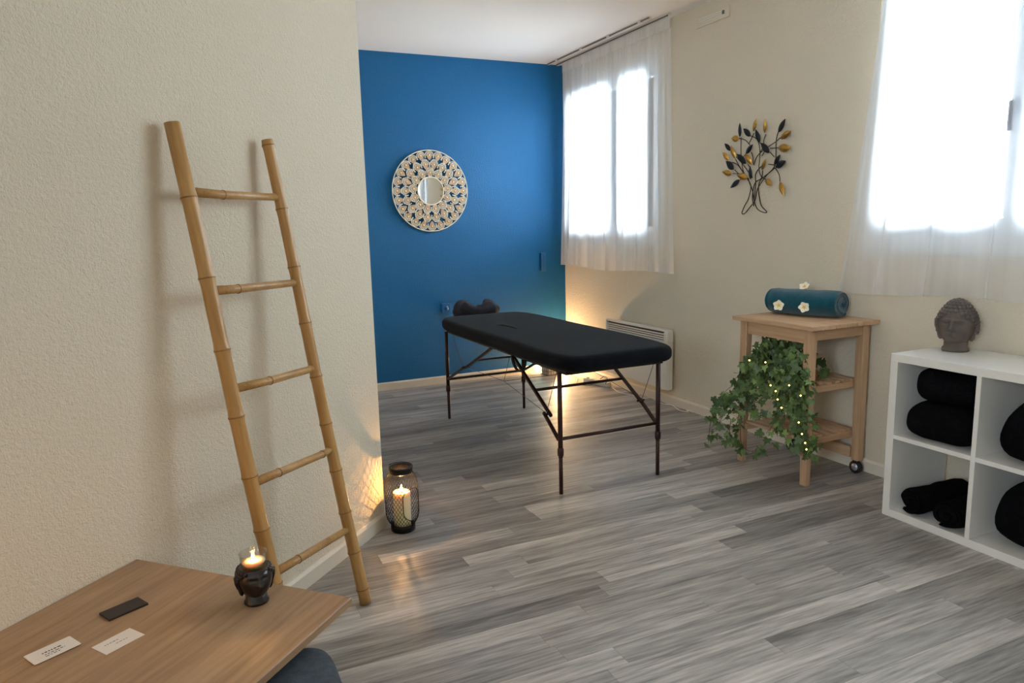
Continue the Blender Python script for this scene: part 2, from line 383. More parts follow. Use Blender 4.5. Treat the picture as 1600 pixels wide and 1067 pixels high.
# skirting boards
BH, BT = 0.07, 0.014
def skirting(name, a, b, n):
    a, b, n = Vector(a), Vector(b), Vector(n)
    prof = [(0, 0), (BT, 0), (BT, BH - 0.012), (BT * 0.45, BH), (0, BH)]
    vs = [tuple(e + n * t + Vector((0, 0, z))) for e in (a, b) for t, z in prof]; k = len(prof)
    fs = [(i, (i + 1) % k, k + (i + 1) % k, k + i) for i in range(k)] + [tuple(range(k))[::-1], tuple(range(k, 2 * k))]
    return struct(MB().add(vs, fs).build(name, 'skirting'))
skirting('baseboard_back', (C0.x, YB, 0), (XR, YB, 0), (0, -1, 0))
skirting('baseboard_right', (XR, YB, 0), (XR, YF, 0), (-1, 0, 0))
s45 = BT * 0.41
skirting('baseboard_left', C0 + DU * s45, (SL_END.x, SL_END.y, 0), -DN)
skirting('baseboard_left_return', (C0.x, C0.y - s45, 0), (C0.x, YB, 0), (1, 0, 0))

# windows
def window(name, W, split, stile=0.075, knob_z=1.83):
    y0, y1, z0, z1 = W; xo, xi = XR + 0.07, XR + 0.015
    root = bpy.data.objects.new(name, None); COL.objects.link(root); root.location = (XR, (y0 + y1) / 2, z0); struct(root)
    def P(o): o.location = Vector(o.location) - Vector(root.location); return o
    fr = MB(); fw = 0.05
    fr.box(xi, xo, y0, y1, z0, z0 + fw); fr.box(xi, xo, y0, y1, z1 - fw, z1); fr.box(xi, xo, y0, y0 + fw, z0 + fw, z1 - fw); fr.box(xi, xo, y1 - fw, y1, z0 + fw, z1 - fw)
    P(fr.build('window_frame', 'upvc', root))
    for a, b in ((y0 + fw, split), (split, y1 - fw)):
        s = MB(); q0, q1 = z0 + fw, z1 - fw; sx0, sx1 = xi - 0.012, xo - 0.01
        s.bbox(sx0, sx1, a, b, q0, q0 + stile, 0.006); s.bbox(sx0, sx1, a, b, q1 - stile, q1, 0.006)
        s.bbox(sx0, sx1, a, a + stile, q0 + stile, q1 - stile, 0.006); s.bbox(sx0, sx1, b - stile, b, q0 + stile, q1 - stile, 0.006)
        so = P(s.build('window_sash', 'upvc', root))
        MB().box(XR + 0.038, XR + 0.042, a + stile, b - stile, q0 + stile, q1 - stile).build('pane', 'pane_glass', so)
    h = MB(); h.bbox(xi - 0.022, xi - 0.010, split + 0.02, split + 0.05, knob_z - 0.03, knob_z + 0.05, 0.003)
    h.bbox(xi - 0.06, xi - 0.02, split + 0.025, split + 0.045, knob_z + 0.0, knob_z + 0.02, 0.003); h.bbox(xi - 0.066, xi - 0.05, split + 0.022, split + 0.048, knob_z - 0.10, knob_z + 0.03, 0.004)
    P(h.build('window_handle', 'handle_grey', root))
    if name == 'window_2': P(MB().bbox(XR - 0.006, XR + 0.02, y0 - 0.03, y1 + 0.03, z0 - 0.05, z0 + 0.045, 0.004).build('window_sill', 'upvc', root))
    return root
window('window_1', W1, 5.05, 0.09)
window('window_2', W2, 1.955, 0.07, 1.84)

# ------------------------------------------------------------------ curtains and rails
def curtain(name, label, ytop, ybot, zt, zb, xo, folds, seed, amp=0.03, lift=None):
    """sheer curtain from ytop=(left,right) to ybot=(left,right); left is the far end"""
    r = random.Random(seed); ph = [r.uniform(0, 6.28) for _ in range(6)]
    root = thing(name, label, 'curtain', (xo, (ytop[0] + ytop[1]) / 2, zt))
    O = Vector(root.location)
    def fold(s, v):
        a = amp * (0.35 + 0.65 * v)
        w_ = s * folds * 2 * PI
        return a * (0.6 * math.sin(w_ + ph[0] + 0.6 * math.sin(w_ * 0.37 + ph[1])) + 0.4 * math.sin(w_ * 1.7 + ph[2]) + 0.25 * math.sin(w_ * 0.45 + ph[3])) + (1 - v) ** 3 * 0.004 * math.sin(w_ * 4.1)
    def fn(s, v):
        yl = ytop[0] + (ybot[0] - ytop[0]) * v ** 1.2; yr = ytop[1] + (ybot[1] - ytop[1]) * v ** 1.2
        sw = s + (1.5 - 0.9 * v * (1 - v)) * min(1, 3 * v) * min(1, 12 * s, 12 * (1 - s)) / folds / 6.28 * math.sin(s * folds * 2 * PI * 1.0 + ph[0] + 1.57 + 0.6 * math.sin(s * folds * 2 * PI * 0.37 + ph[1]))
        y = yl + (yr - yl) * sw
        z = zt - 0.075 + (zb - (zt - 0.075)) * v + 0.012 * math.sin(s * 9 + ph[5]) * v
        return (xo + fold(s, v) - O.x, y - O.y, z - O.z)
    MB().grid(fn, 260, 40).build('cloth', 'voile', root)
    def hd(s, v):
        y = ytop[0] + (ytop[1] - ytop[0]) * s
        return (xo + 0.007 * math.sin(s * 2 * PI * 55) + fold(s, 0) * 0.4 - 0.006 - O.x, y - O.y, zt - 0.078 * v - O.z)
    MB().grid(hd, 440, 3).build('heading_tape', 'voile', root)
    return root
curtain('curtain', 'white sheer curtain over the window beside the blue wall', (5.88, 4.325), (5.98, 4.275), 2.808, 1.012, XR - 0.085, 11, 3, 0.026)
curtain('curtain', 'white sheer curtain hanging behind the stone head and shelf', (2.62, 1.24), (2.83, 1.16), 2.808, 1.0, XR - 0.058, 6, 11, 0.030)
def rail(name, label, y0, y1):
    root = thing(name, label, 'curtain rail', (XR - 0.1, (y0 + y1) / 2, ZC)); O = Vector(root.location)
    def B(nm, m, *b):
        q = MB().box(*b); q.v = [tuple(Vector(v) - O) for v in q.v]; return q.build(nm, m, root)
    B('track', 'rail_white', XR - 0.098, XR - 0.072, y0, y1, ZC - 0.022, ZC); B('track_slot', 'rail_dark', XR - 0.103, XR - 0.098, y0, y1, ZC - 0.021, ZC - 0.012)
    B('track', 'rail_white', XR - 0.172, XR - 0.155, y0 + 0.12, y1 + 0.03, ZC - 0.014, ZC); B('track_slot', 'rail_dark', XR - 0.176, XR - 0.172, y0 + 0.12, y1 + 0.03, ZC - 0.013, ZC - 0.005)
    k = y0 + 0.22
    while k < y1: B('rail_clip', 'rail_white', XR - 0.182, XR - 0.150, k, k + 0.03, ZC - 0.018, ZC); k += 0.42
rail('curtain_rail', 'white double curtain rail on the ceiling near the blue wall', 4.33, 5.97)
rail('curtain_rail', 'white double curtain rail above the window by the cube shelf', 1.2, 2.64)

# ------------------------------------------------------------------ bamboo ladder
tL, tR = Vector((0.0142, 2.3786, 1.713)), Vector((0.311, 2.6755, 1.706))
bL, bR = Vector((0.2188, 2.2195, 0.0)), Vector((0.5204, 2.521, 0.0))
lad = thing('bamboo_ladder', 'honey coloured bamboo ladder leaning on the slanted beige wall', 'ladder', ((bL + bR) / 2))
LO = Vector(lad.location)
def bamboo(a, b, r0, r1, nodes, name, m, parent, org, node_r=1.1):
    ts = [0.0]
    for n in nodes: ts += [n - 0.012, n - 0.004, n, n + 0.004, n + 0.012]
    ts += [1.0]; ts = sorted(t for t in ts if 0 <= t <= 1)
    rs = []
    for t in ts:
        r = r0 + (r1 - r0) * t
        dn = min([abs(t - n) for n in nodes] + [1])
        rs.append(r * (node_r if dn < 0.001 else 1.04 if dn < 0.005 else 0.985 if dn < 0.013 else 1.0))
    L = (b - a).length; M = Matrix.Translation(a - org) @ (b - a).to_track_quat('Z', 'Y').to_matrix().to_4x4()
    o = MB().tube([(0.003 * math.sin(t * 7), 0.003 * math.cos(t * 5), t * L) for t in ts], rs, 16).build(name, m, parent); o.matrix_local = M
    for n in nodes:
        rr_ = (r0 + (r1 - r0) * n) * (node_r + 0.015)
        MB().lathe([(rr_ * 0.9, -0.004), (rr_, -0.0015), (rr_, 0.0015), (rr_ * 0.9, 0.004)], 16, (0.003 * math.sin(n * 7), 0.003 * math.cos(n * 5), n * L)).build('node_ring', 'bamboo_node', o)
    return o
bamboo(tL, bL + Vector((0, 0, 0.004)), 0.0225, 0.0235, [0.126, 0.265, 0.393, 0.514, 0.625, 0.725, 0.83, 0.93], 'pole', 'bamboo', lad, LO)
bamboo(tR, bR + Vector((0, 0, 0.004)), 0.0195, 0.0225, [0.011, 0.139, 0.258, 0.375, 0.489, 0.592, 0.695, 0.789, 0.881, 0.967], 'pole', 'bamboo', lad, LO)
for k, (tl, tr) in enumerate(((0.117, 0.115), (0.289, 0.29), (0.465, 0.471), (0.639, 0.648), (0.812, 0.827))):
    a = tL + (bL - tL) * tl; b = tR + (bR - tR) * tr
    bamboo(a, b, 0.0145, 0.0125, [(0.36,), (0.3,), (0.42,), (0.3, 0.85), (0.3,)][k], 'rung', 'bamboo_rung', lad, LO)

# ------------------------------------------------------------------ low table
TZ = 0.47
cA, cB = Vector((-0.19, 2.226, 0)), Vector((0.323, 1.718, 0))     # far wall-side corner, far outer corner
tw = (cB - cA).length; tdir = (cB - cA).normalized(); tlen = 1.25
tbl = thing('side_table', 'low oak-look table in the near corner holding a candle and cards', 'table', (cA + cB) / 2 - DU * tlen / 2, math.radians(45))
MB().bbox(-tlen / 2, tlen / 2, -tw / 2, tw / 2, TZ - 0.022, TZ, 0.0025).build('table_top', 'table_oak', tbl)
MB().bbox(-0.36, -0.28, -0.04, 0.04, 0.02, TZ - 0.022, 0.004).build('pedestal', 'black_metal', tbl)
MB().bbox(-0.55, -0.05, -0.22, 0.22, 0.0, 0.02, 0.004).build('base_plate', 'black_metal', tbl)
MB().bbox(-0.50, 0.10, -0.2, 0.2, TZ - 0.034, TZ - 0.022, 0.002).build('support_plate', 'black_metal', tbl)
MAT['table_oak'].node_tree.nodes['Mapping'].inputs['Scale'].default_value = (0.07, 1, 1)

# business cards
def card(px4, z, label, group=None, m='card_white', t=0.0006, lines=(), name='business_card'):
    q = [floor_pt(x, y, z) for x, y in px4]; c = (q[0] + q[1] + q[2] + q[3]) / 4
    ex = ((q[1] - q[0]) + (q[2] - q[3])).normalized(); L = ((q[1] - q[0]).length + (q[2] - q[3]).length) / 2; wd = ((q[3] - q[0]).length + (q[2] - q[1]).length) / 2
    root = thing(name, label, 'card', (c.x, c.y, z), math.atan2(ex.y, ex.x), group)
    MB().box(-L / 2, L / 2, -wd / 2, wd / 2, 0, t).build('card', m, root)
    for x0, x1, yy, hh in lines:
        k = MB(); x = x0
        while x < x1:
            wl = rnd.uniform(0.03, 0.09); k.box(L * x, min(L * (x + wl), L * x1), wd * yy, wd * (yy + hh), t, t + 0.0001); x += wl + 0.025
        k.build('print', 'ink', root)
    return root
stk = [(39, 1025), (112, 994), (123, 1007), (55, 1040)]
for k in range(5):
    top = k == 4
    jx, jy = (0, 0) if top else (rnd.uniform(-2, 2), rnd.uniform(-1, 2))
    card([(x + jx, y + jy) for x, y in stk], TZ + 0.0007 * k, 'topmost printed white card of the small stack on the table' if top else 'white card in the small stack, under the printed top card',
         'stacked business cards', lines=((-0.22, 0.22, 0.05, 0.09), (-0.2, 0.24, -0.12, 0.06), (-0.22, 0.1, -0.26, 0.05)) if top else ())
card([(144.5, 1010.8), (205, 980.5), (224.2, 992.2), (164.4, 1024.8)], TZ + 0.0002, 'single pale card lying right of the card stack', lines=((-0.3, 0.05, 0.12, 0.04), (-0.1, 0.2, -0.1, 0.03)))
card([(158, 958.5), (218, 935), (229.5, 945), (168, 973)], TZ + 0.0002, 'thick dark brown card on the low table behind the white cards', m='card_dark', t=0.005, name='dark_card')

# pouf under the table
pf = thing('pouf', 'dark grey fabric pouf tucked under the low table edge', 'pouf', (0.055, 1.452, 0))
def sbox(hx, hy, h, r, nu=64, nv=10, e=6.0, seed=0, amp=0.0, fr=6.0):
    """soft box: super-ellipse plan, rounded top and bottom"""
    mb = MB(); prof = []
    for i in range(nv + 1): a = PI / 2 * i / nv; prof.append((-r + r * math.sin(a), r - r * math.cos(a)))
    prof = [(-min(hx, hy) * 0.97 , 0.0), (-r, 0.0)] + prof[1:] + [(p_[0], h - p_[1]) for p_ in prof[::-1][:-1]] + [(-r, h), (-min(hx, hy) * 0.5, h), (-min(hx, hy) * 0.97, h)]
    def fn(u, v):
        k = v * (len(prof) - 1); i = min(int(k + 1e-6), len(prof) - 1); d, z = prof[i]
        a = 2 * PI * u; c, s_ = math.cos(a), math.sin(a)
        x = math.copysign(abs(c) ** (2 / e), c) * (hx + d); y = math.copysign(abs(s_) ** (2 / e), s_) * (hy + d)
        if amp:
            n = mnoise.noise_vector(Vector((x * fr + seed, y * fr, z * fr))) * amp; x += n.x; y += n.y; z += n.z * (1 if z > 0.01 else 0)
        return (x, y, z)
    return mb.grid(fn, nu, len(prof) - 1, True, True)
sbox(0.19, 0.20, 0.39, 0.03).build('cushion', 'pouf_grey', pf, (0, 0, 0.03))
for sx in (-1, 1):
    for sy in (-1, 1): MB().lathe([(0.016, 0), (0.02, 0.03)], 12, (sx * 0.13, sy * 0.14, 0)).build('foot', 'black_plastic', pf)

# ------------------------------------------------------------------ buddha heads
def head_parts(S, root, m, curls=True, open_top=False, gain=1.0):
    """head of unit-ish height S (neck to crown), face towards local +x"""
    def g(a, b, s): return math.exp(-((a / s) ** 2 + 0) ) * 1.0 if b is None else math.exp(-(a / s) ** 2 - (b) ** 2)
    def fn(u, v):
        az = 2 * PI * u; el = -PI / 2 + PI * v
        if az > PI: az -= 2 * PI
        ce, se = math.cos(el), math.sin(el)
        r = 1.0
        hair = 0.52 + 0.0 * az
        hl = 0.62 - 0.62 * min(1, abs(az) / 1.5) ** 2 if abs(az) < 1.5 else -0.25
        if el > hl: r += 0.035 if open_top else 0.06
        # jaw narrowing
        wj = 1.0 - 0.10 * max(0, -se) ** 1.3
        # features
        f = 0.0
        if abs(az) < 1.3:
            G = lambda a0, e0, sa, s2: math.exp(-((az - a0) / sa) ** 2 - ((el - e0) / s2) ** 2)
            f += 0.15 * G(0, 0.10, 0.09, 0.22) + 0.20 * G(0, -0.10, 0.13, 0.10)                 # nose
            for s_ in (-1, 1):
                f += 0.06 * G(s_ * 0.38, 0.32, 0.28, 0.06) - 0.13 * G(s_ * 0.36, 0.15, 0.20, 0.10) + 0.10 * G(s_ * 0.38, 0.11, 0.17, 0.05)   # brow, socket, lid
                f += 0.03 * G(s_ * 0.55, -0.15, 0.25, 0.25) + 0.03 * G(s_ * 0.12, -0.115, 0.06, 0.06)
            f += 0.10 * G(0, -0.33, 0.22, 0.045) + 0.10 * G(0, -0.45, 0.18, 0.05) - 0.05 * G(0, -0.39, 0.28, 0.025) - 0.04 * G(0, -0.54, 0.3, 0.04) + 0.07 * G(0, -0.70, 0.22, 0.12)
        r += f * gain
        x = 0.40 * ce * math.cos(az) * r * wj; y = 0.355 * ce * math.sin(az) * r * wj; z = 0.46 * se * (r if se > 0 else 1.0)
        if open_top: z = min(z, 0.27)
        else:
            t_ = max(0, se - 0.70) / 0.30; z += 0.06 * t_
        return (x * S, y * S, (z + 0.56) * S)
    hb = MB().grid(fn, 72, 56, True, True)
    # neck
    hb.lathe([(0.25 * S, 0), (0.265 * S, 0.02 * S), (0.255 * S, 0.07 * S), (0.225 * S, 0.11 * S), (0.225 * S, 0.30 * S)], 32)
    h = hb.build('head', m, root)
    for s_ in (-1, 1):
        e = MB().tube([(-0.02 * S, s_ * 0.33 * S, 0.70 * S), (-0.01 * S, s_ * 0.365 * S, 0.66 * S), (0.0, s_ * 0.36 * S, 0.54 * S), (0.01 * S, s_ * 0.325 * S, 0.40 * S), (0.02 * S, s_ * 0.30 * S, 0.29 * S), (0.025 * S, s_ * 0.285 * S, 0.24 * S)],
                    [0.03 * S, 0.080 * S, 0.075 * S, 0.055 * S, 0.05 * S, 0.025 * S], 10, flat=0.45)
        e.build('ear', m, root)
    if curls:
        c = MB(); row = 0; e_ = -0.28
        while e_ < 1.5:
            n = max(1, int(30 * math.cos(e_)))
            for k in range(n):
                az = 2 * PI * (k + 0.5 * (row % 2)) / n
                if az > PI: az -= 2 * PI
                hl = 0.64 - 0.62 * min(1, abs(az) / 1.5) ** 2 if abs(az) < 1.5 else -0.35
                if e_ < hl: continue
                ce, se = math.cos(e_), math.sin(e_)
                hq = 1.03 if open_top else 1.06; zz = 0.46 * se * hq
                if open_top and zz > 0.25: continue
                if not open_top: zz += 0.06 * (max(0, se - 0.70) / 0.30)
                c.sphere((0.40 * ce * math.cos(az) * hq * S, 0.355 * ce * math.sin(az) * hq * S, (zz + 0.56) * S), 0.047 * S, 8, 6)
            e_ += 0.148; row += 1
        c.build('hair_curls', m, root)
    return h
bp = floor_pt(1494, 548, 0.772)
bh = thing('stone_head', 'grey stone head sculpture with curled hair on the white shelf', 'sculpture', (bp.x + 0.0, bp.y + 0.005, 0.772), math.atan2(-bp.y, -bp.x) - math.radians(14))
head_parts(0.212, bh, 'stone', True, False, 1.7)
cp = floor_pt(399, 947, TZ)
ch = thing('candle_holder', 'dark brown head-shaped candle holder on the low table', 'candle holder', (cp.x + 0.006, cp.y + 0.024, TZ), math.atan2(-cp.y, -cp.x) + math.radians(14))
head_parts(0.117, ch, 'dark_resin', True, True)
cz = TZ + 0.117 * 0.83 + 0.0002
gv = thing('glass_votive', 'small clear glass cup with a lit candle in the dark head holder', 'candle', (ch.location.x, ch.location.y, cz)); gv.scale = (0.86, 0.86, 0.95)
MB().lathe([(0.0, 0.0008), (0.030, 0.0008), (0.036, 0.012), (0.038, 0.034), (0.040, 0.036), (0.0385, 0.037), (0.036, 0.034), (0.034, 0.013), (0.028, 0.003), (0, 0.003)], 32).build('glass_cup', 'cup_glass', gv)
MB().lathe([(0.0, 0.0032), (0.026, 0.0032), (0.032, 0.010), (0.0325, 0.014), (0, 0.0145)], 28).build('candle_wax', 'wax', gv)
FL = [(0.0, 0.0), (0.0035, 0.003), (0.0045, 0.008), (0.0032, 0.015), (0.0014, 0.021), (0.0, 0.025)]
MB().tube([(0, 0, 0.014), (0, 0, 0.019)], 0.0008, 6).build('wick', 'wick', gv)
MB().lathe(FL, 12, (0, 0, 0.017)).build('flame', 'flame', gv)
CANDLE = (1.0, 0.52, 0.18)
point_light(gv, (0, 0, 0.034), 0.9, CANDLE, 0.006)
# a second candle stands on the same table, just out of the frame on the left
g2 = thing('glass_votive', 'glass cup candle at the outer left end of the low table', 'candle', (-0.66, 1.66, TZ))
MB().lathe([(0.0, 0.0), (0.030, 0.0), (0.036, 0.012), (0.038, 0.05), (0.036, 0.05), (0.034, 0.013), (0.028, 0.003), (0, 0.003)], 32).build('glass_cup', 'cup_glass', g2)
MB().lathe([(0.0, 0.0032), (0.026, 0.0032), (0.032, 0.010), (0.0325, 0.020), (0, 0.0205)], 28).build('candle_wax', 'wax', g2)
MB().lathe(FL, 12, (0, 0, 0.024)).build('flame', 'flame', g2)
point_light(g2, (0, 0, 0.040), 2.6, CANDLE, 0.006)

# ------------------------------------------------------------------ lantern
lp = floor_pt(630, 831)
lt = thing('wire_lantern', 'black wire mesh lantern with a lit candle at the wall corner', 'lantern', (lp.x + 0.01, lp.y + 0.03, 0))
def lr(z):
    pr = [(0.030, 0.052), (0.042, 0.063), (0.062, 0.073), (0.085, 0.077), (0.215, 0.0775), (0.245, 0.073), (0.268, 0.062), (0.283, 0.052)]
    for (z0, r0), (z1, r1) in zip(pr, pr[1:]):
        if z <= z1: 
            t = max(0, (z - z0) / (z1 - z0)); t = t * t * (3 - 2 * t) if False else t
            return r0 + (r1 - r0) * t
    return pr[-1][1]
cam_az = math.atan2(-lp.y, -lp.x); dz_, daz = 0.142, cam_az + math.radians(38)      # oval door centre
def in_door(a, z):
    d = (a - daz + PI) % (2 * PI) - PI
    x = d * 0.077; zz = max(0, abs(z - dz_) - 0.030)
    return x * x + zz * zz < 0.046 ** 2
wm = MB(); NW = 30
for sgn in (-1, 1):
    for k in range(NW):
        run = []
        for i in range(41):
            z = 0.030 + 0.253 * i / 40; a = 2 * PI * k / NW + sgn * 2.2 * i / 40
            r = lr(z)
            if in_door(a, z):
                if len(run) > 1: wm.tube(run, 0.0010, 4, cap=False)
                run = []; continue
            run.append((r * math.cos(a), r * math.sin(a), z))
        if len(run) > 1: wm.tube(run, 0.0010, 4, cap=False)
wm.build('wire_mesh', 'black_metal', lt)
ov = []
for i in range(48):
    t = 2 * PI * i / 48; x = 0.047 * math.cos(t); z = dz_ + (0.030 if math.sin(t) >= 0 else -0.030) + 0.047 * math.sin(t)
    a = daz + x / 0.077; ov.append((0.079 * math.cos(a), 0.079 * math.sin(a), z))
MB().tube(ov, 0.0019, 6, closed=True).build('door_ring', 'black_metal', lt)
MB().lathe([(0.044, 0.283), (0.053, 0.278), (0.056, 0.284), (0.056, 0.302), (0.053, 0.307), (0.046, 0.306), (0.044, 0.302), (0.044, 0.283)], 32, cap=False).build('top_collar', 'black_metal', lt)
MB().lathe([(0.0, 0.0), (0.054, 0.0), (0.057, 0.003), (0.057, 0.026), (0.054, 0.031), (0.048, 0.031), (0.047, 0.010), (0.0, 0.010)], 32).build('base', 'black_metal', lt)
for k in range(3):
    a = cam_az + (-1.05, 0.95, 2.9)[k]
    MB().bbox(-0.004, 0.004, -0.010, 0.010, 0, 0.03, 0.002).build('bracket', 'black_metal', lt, (0.055 * math.cos(a), 0.055 * math.sin(a), 0.024), (0, 0, a))
hd = [(0.057 * math.cos(t), 0.057 * math.sin(t), 0.303 + 0.007 * abs(math.sin(t / 2))) for t in [PI * i / 16 for i in range(17)]]
MB().tube(hd, 0.0022, 6).build('handle', 'black_metal', lt, (0, 0, 0), (0, 0, cam_az + PI / 2 - 0.5))
pc = thing('pillar_candle', 'thick cream pillar candle burning inside the wire lantern', 'candle', (lt.location.x, lt.location.y, 0.0105))
MB().lathe([(0.0, 0.0), (0.039, 0.0), (0.040, 0.003), (0.040, 0.172), (0.038, 0.176), (0.028, 0.174), (0.014, 0.171), (0, 0.171)], 36).build('candle_wax', 'wax', pc)
MB().tube([(0, 0, 0.171), (0.001, 0, 0.180)], 0.0011, 6).build('wick', 'wick', pc)
MB().lathe([(r * 1.3, z * 1.25) for r, z in FL], 12, (0, 0, 0.178)).build('flame', 'flame', pc)
point_light(pc, (0, 0, 0.206), 3.6, CANDLE, 0.003)

# ------------------------------------------------------------------ massage table
mt = thing('massage_table', 'black covered folding massage table with maroon metal legs', 'massage table', (2.015, 3.98, 0))
MO = Vector(mt.location)
def mrel(p): return Vector(p) - MO
CZ0, CZ1 = 0.662, 0.748
def cushion(u, v):
    # v runs over the section: bottom centre -> side -> top centre
    hx, hy, r = 0.357, 0.975, 0.034
    sec = [(-0.97, 0.0), (-0.12, 0.0)] + [(-r + r * math.sin(a), r - r * math.cos(a)) for a in [PI / 2 * i / 6 for i in range(1, 7)]] + [(-r + r * math.cos(a), (CZ1 - CZ0) - r + r * math.sin(a)) for a in [PI / 2 * i / 6 for i in range(0, 7)]] + [(-0.08, CZ1 - CZ0 + 0.002), (-0.18, CZ1 - CZ0 + 0.003), (-0.27, CZ1 - CZ0 + 0.003), (-0.97, CZ1 - CZ0 + 0.003)]
    d, z = sec[min(int(v * (len(sec) - 1) + 0.5), len(sec) - 1)]
    a = 2 * PI * u; c, s_ = math.cos(a), math.sin(a); e = 9.0
    ex, ey = hx + max(d, -hx * 0.999), hy + max(d, -hy * 0.999)
    if d < -0.9: ex, ey = 0.0, 0.60 
    x = math.copysign(abs(c) ** (2 / e), c) * ex; y = math.copysign(abs(s_) ** (2 / e), s_) * ey
    n = mnoise.noise(Vector((x * 5, y * 5, z * 9)))
    return (x + 0.003 * n, y + 0.003 * n, CZ0 + z + (0.004 * mnoise.noise(Vector((x * 3 + 7, y * 3, 0))) if z > 0.03 else 0))
MB().grid(cushion, 180, 18, True, True).build('cushion', 'black_cloth', mt)
# slit of the face opening in the cover
sl = [floor_pt(x, y, 0.7505) for x, y in [(776, 507.5), (785, 508.5), (796, 510.5), (809, 514)]]
MB().tube([mrel(q) for q in sl], [0.002, 0.011, 0.011, 0.002], 8, flat=0.25).build('face_slit', 'black_plastic', mt)
MB().bbox(-0.30, 0.30, -0.88, -0.012, 0.640, 0.664, 0.003).build('top_panel', 'black_plastic', mt)
MB().bbox(-0.30, 0.30, 0.012, 0.88, 0.640, 0.664, 0.003).build('top_panel', 'black_plastic', mt)
LX = (-0.31, 0.302); LYN, LYF = 3.148 - MO.y, 4.858 - MO.y
for lx in LX:
    for ly in (LYN, LYF):
        lg = MB().tube([(lx, ly, 0.20), (lx, ly, 0.650)], 0.0125, 12).build('leg', 'maroon_metal', mt)
        MB().lathe([(0.0125, 0.205), (0.0165, 0.21), (0.0165, 0.245), (0.0125, 0.25)], 12, (lx, ly, 0)).build('collar', 'maroon_metal', lg)
        MB().tube([(lx, ly, 0.0), (lx, ly, 0.24)], 0.0105, 12).build('leg_extension', 'maroon_metal', lg)
for ly in (LYN, LYF): MB().tube([(LX[0], ly, 0.297), (LX[1], ly, 0.297)], 0.0095, 10).build('crossbar', 'maroon_metal', mt)
def wpt(x, y, z): return Vector((x - MO.x, y - MO.y, z))
for s_, lx in ((1, -0.295), (-1, 0.285)):
    for near in (1, 0):
        if near: up, k1, k2, en = (3.74, 0.640), (3.275, 0.388), (3.325, 0.398), (3.16, 0.29)
        else: up, k1, k2, en = (4.06, 0.640), (4.53, 0.435), (4.50, 0.448), (4.845, 0.302)
        br = MB().tube([(lx, up[0] - MO.y, up[1]), (lx, k1[0] - MO.y, k1[1])], 0.0105, 4, smooth=False).build('brace', 'maroon_metal', mt)
        MB().tube([(lx - 0.018 * s_, k2[0] - MO.y, k2[1]), (lx - 0.018 * s_, en[0] - MO.y, en[1])], 0.0105, 4, smooth=False).build('brace', 'maroon_metal', mt)
        MB().tube([(lx - 0.032 * s_, (k1[0] + k2[0]) / 2 - MO.y, (k1[1] + k2[1]) / 2), (lx + 0.014 * s_, (k1[0] + k2[0]) / 2 - MO.y, (k1[1] + k2[1]) / 2)], 0.006, 8).build('hinge_pin', 'black_metal', br)
MB().tube([wpt(1.72, 3.47, 0.49), wpt(2.30, 3.47, 0.49)], 0.0085, 10).build('crossbar', 'maroon_metal', mt)
MB().tube([wpt(1.72, 4.33, 0.52), wpt(2.30, 4.33, 0.52)], 0.006, 8).build('crossbar', 'maroon_metal', mt)
for x in (1.706, 2.318):
    j = wpt(x, 3.85, 0.472)
    for a, b in ((wpt(x, 4.53, 0.447), j), (j, wpt(x, 3.31, 0.400)), (j, wpt(x, 3.76, 0.63)), (wpt(x, 4.53, 0.447), wpt(x, 4.74, 0.645)), (wpt(x, 3.30, 0.40), wpt(x, 3.18, 0.645))):
        MB().tube([a, b], 0.0016, 6).build('support_cable', 'cable_grey', mt)
MB().tube([wpt(1.706, 3.85, 0.472), wpt(2.318, 3.85, 0.472)], 0.0016, 6).build('support_cable', 'cable_grey', mt)
rg = [wpt(1.69, 3.60 + 0.085 * math.cos(t), 0.655 - 0.075 * math.sin(t)) for t in [PI * i / 14 for i in range(15)]]
MB().tube(rg, 0.010, 8, flat=0.6).build('carry_handle', 'black_plastic', mt)
# headrest ring with a crumpled dark cover at the far end
hr = []
for i in range(25):
    t = math.radians(-60 + 300 * i / 24 ); hr.append((0.125 * math.sin(t + PI / 2 + 0.5), 0.0 + 0.115 * math.cos(t + PI / 2 + 0.5)))
hm = MB()
pts = [(0.022 + x, 1.115 + y, 0.765 + 0.012 * math.sin(i)) for i, (x, y) in enumerate(hr)]
hm.tube(pts, [0.035 if i in (0, 24) else 0.052 + 0.007 * math.sin(i * 1.9) for i in range(25)], 14)
hm.v = [tuple(Vector(v) + mnoise.noise_vector(Vector(v) * 14) * 0.014) for v in hm.v]
hm.build('headrest', 'charcoal_cloth', mt)
MB().bbox(-0.10, 0.14, 1.03, 1.20, 0.700, 0.722, 0.004).build('headrest_plate', 'black_plastic', mt)
for x in (-0.07, 0.11): MB().tube([(x, 0.80, 0.66), (x, 1.0, 0.668), (x, 1.10, 0.705)], 0.008, 8).build('headrest_rod', 'black_metal', mt)

# ------------------------------------------------------------------ mandala mirror on the blue wall
mc = yplane(672, 298.5, YB)
mm = thing('mandala_mirror', 'round mirror in a pierced cream mandala frame on the blue wall', 'mirror', (mc.x, YB - 0.016, mc.z), math.radians(1.9))
MR = 0.347
def flat(mb): return mb.xform(Matrix.Rotation(PI / 2, 4, 'X'))          # plan x,y -> wall x,z
def ringpts(r, n=72): return [(r * math.cos(2 * PI * i / n), 0, r * math.sin(2 * PI * i / n)) for i in range(n)]
MB().tube(ringpts(MR - 0.004, 96), 0.0042, 6, closed=True).build('outer_ring', 'mandala', mm)
MB().tube(ringpts(0.118), 0.0065, 8, closed=True).build('inner_ring', 'mandala', mm)
flat(MB().prism([(0.117 * math.cos(2 * PI * i / 64), 0.117 * math.sin(2 * PI * i / 64)) for i in range(64)], -0.002, 0.002)).build('mirror_disc', 'mirror_glass', mm)
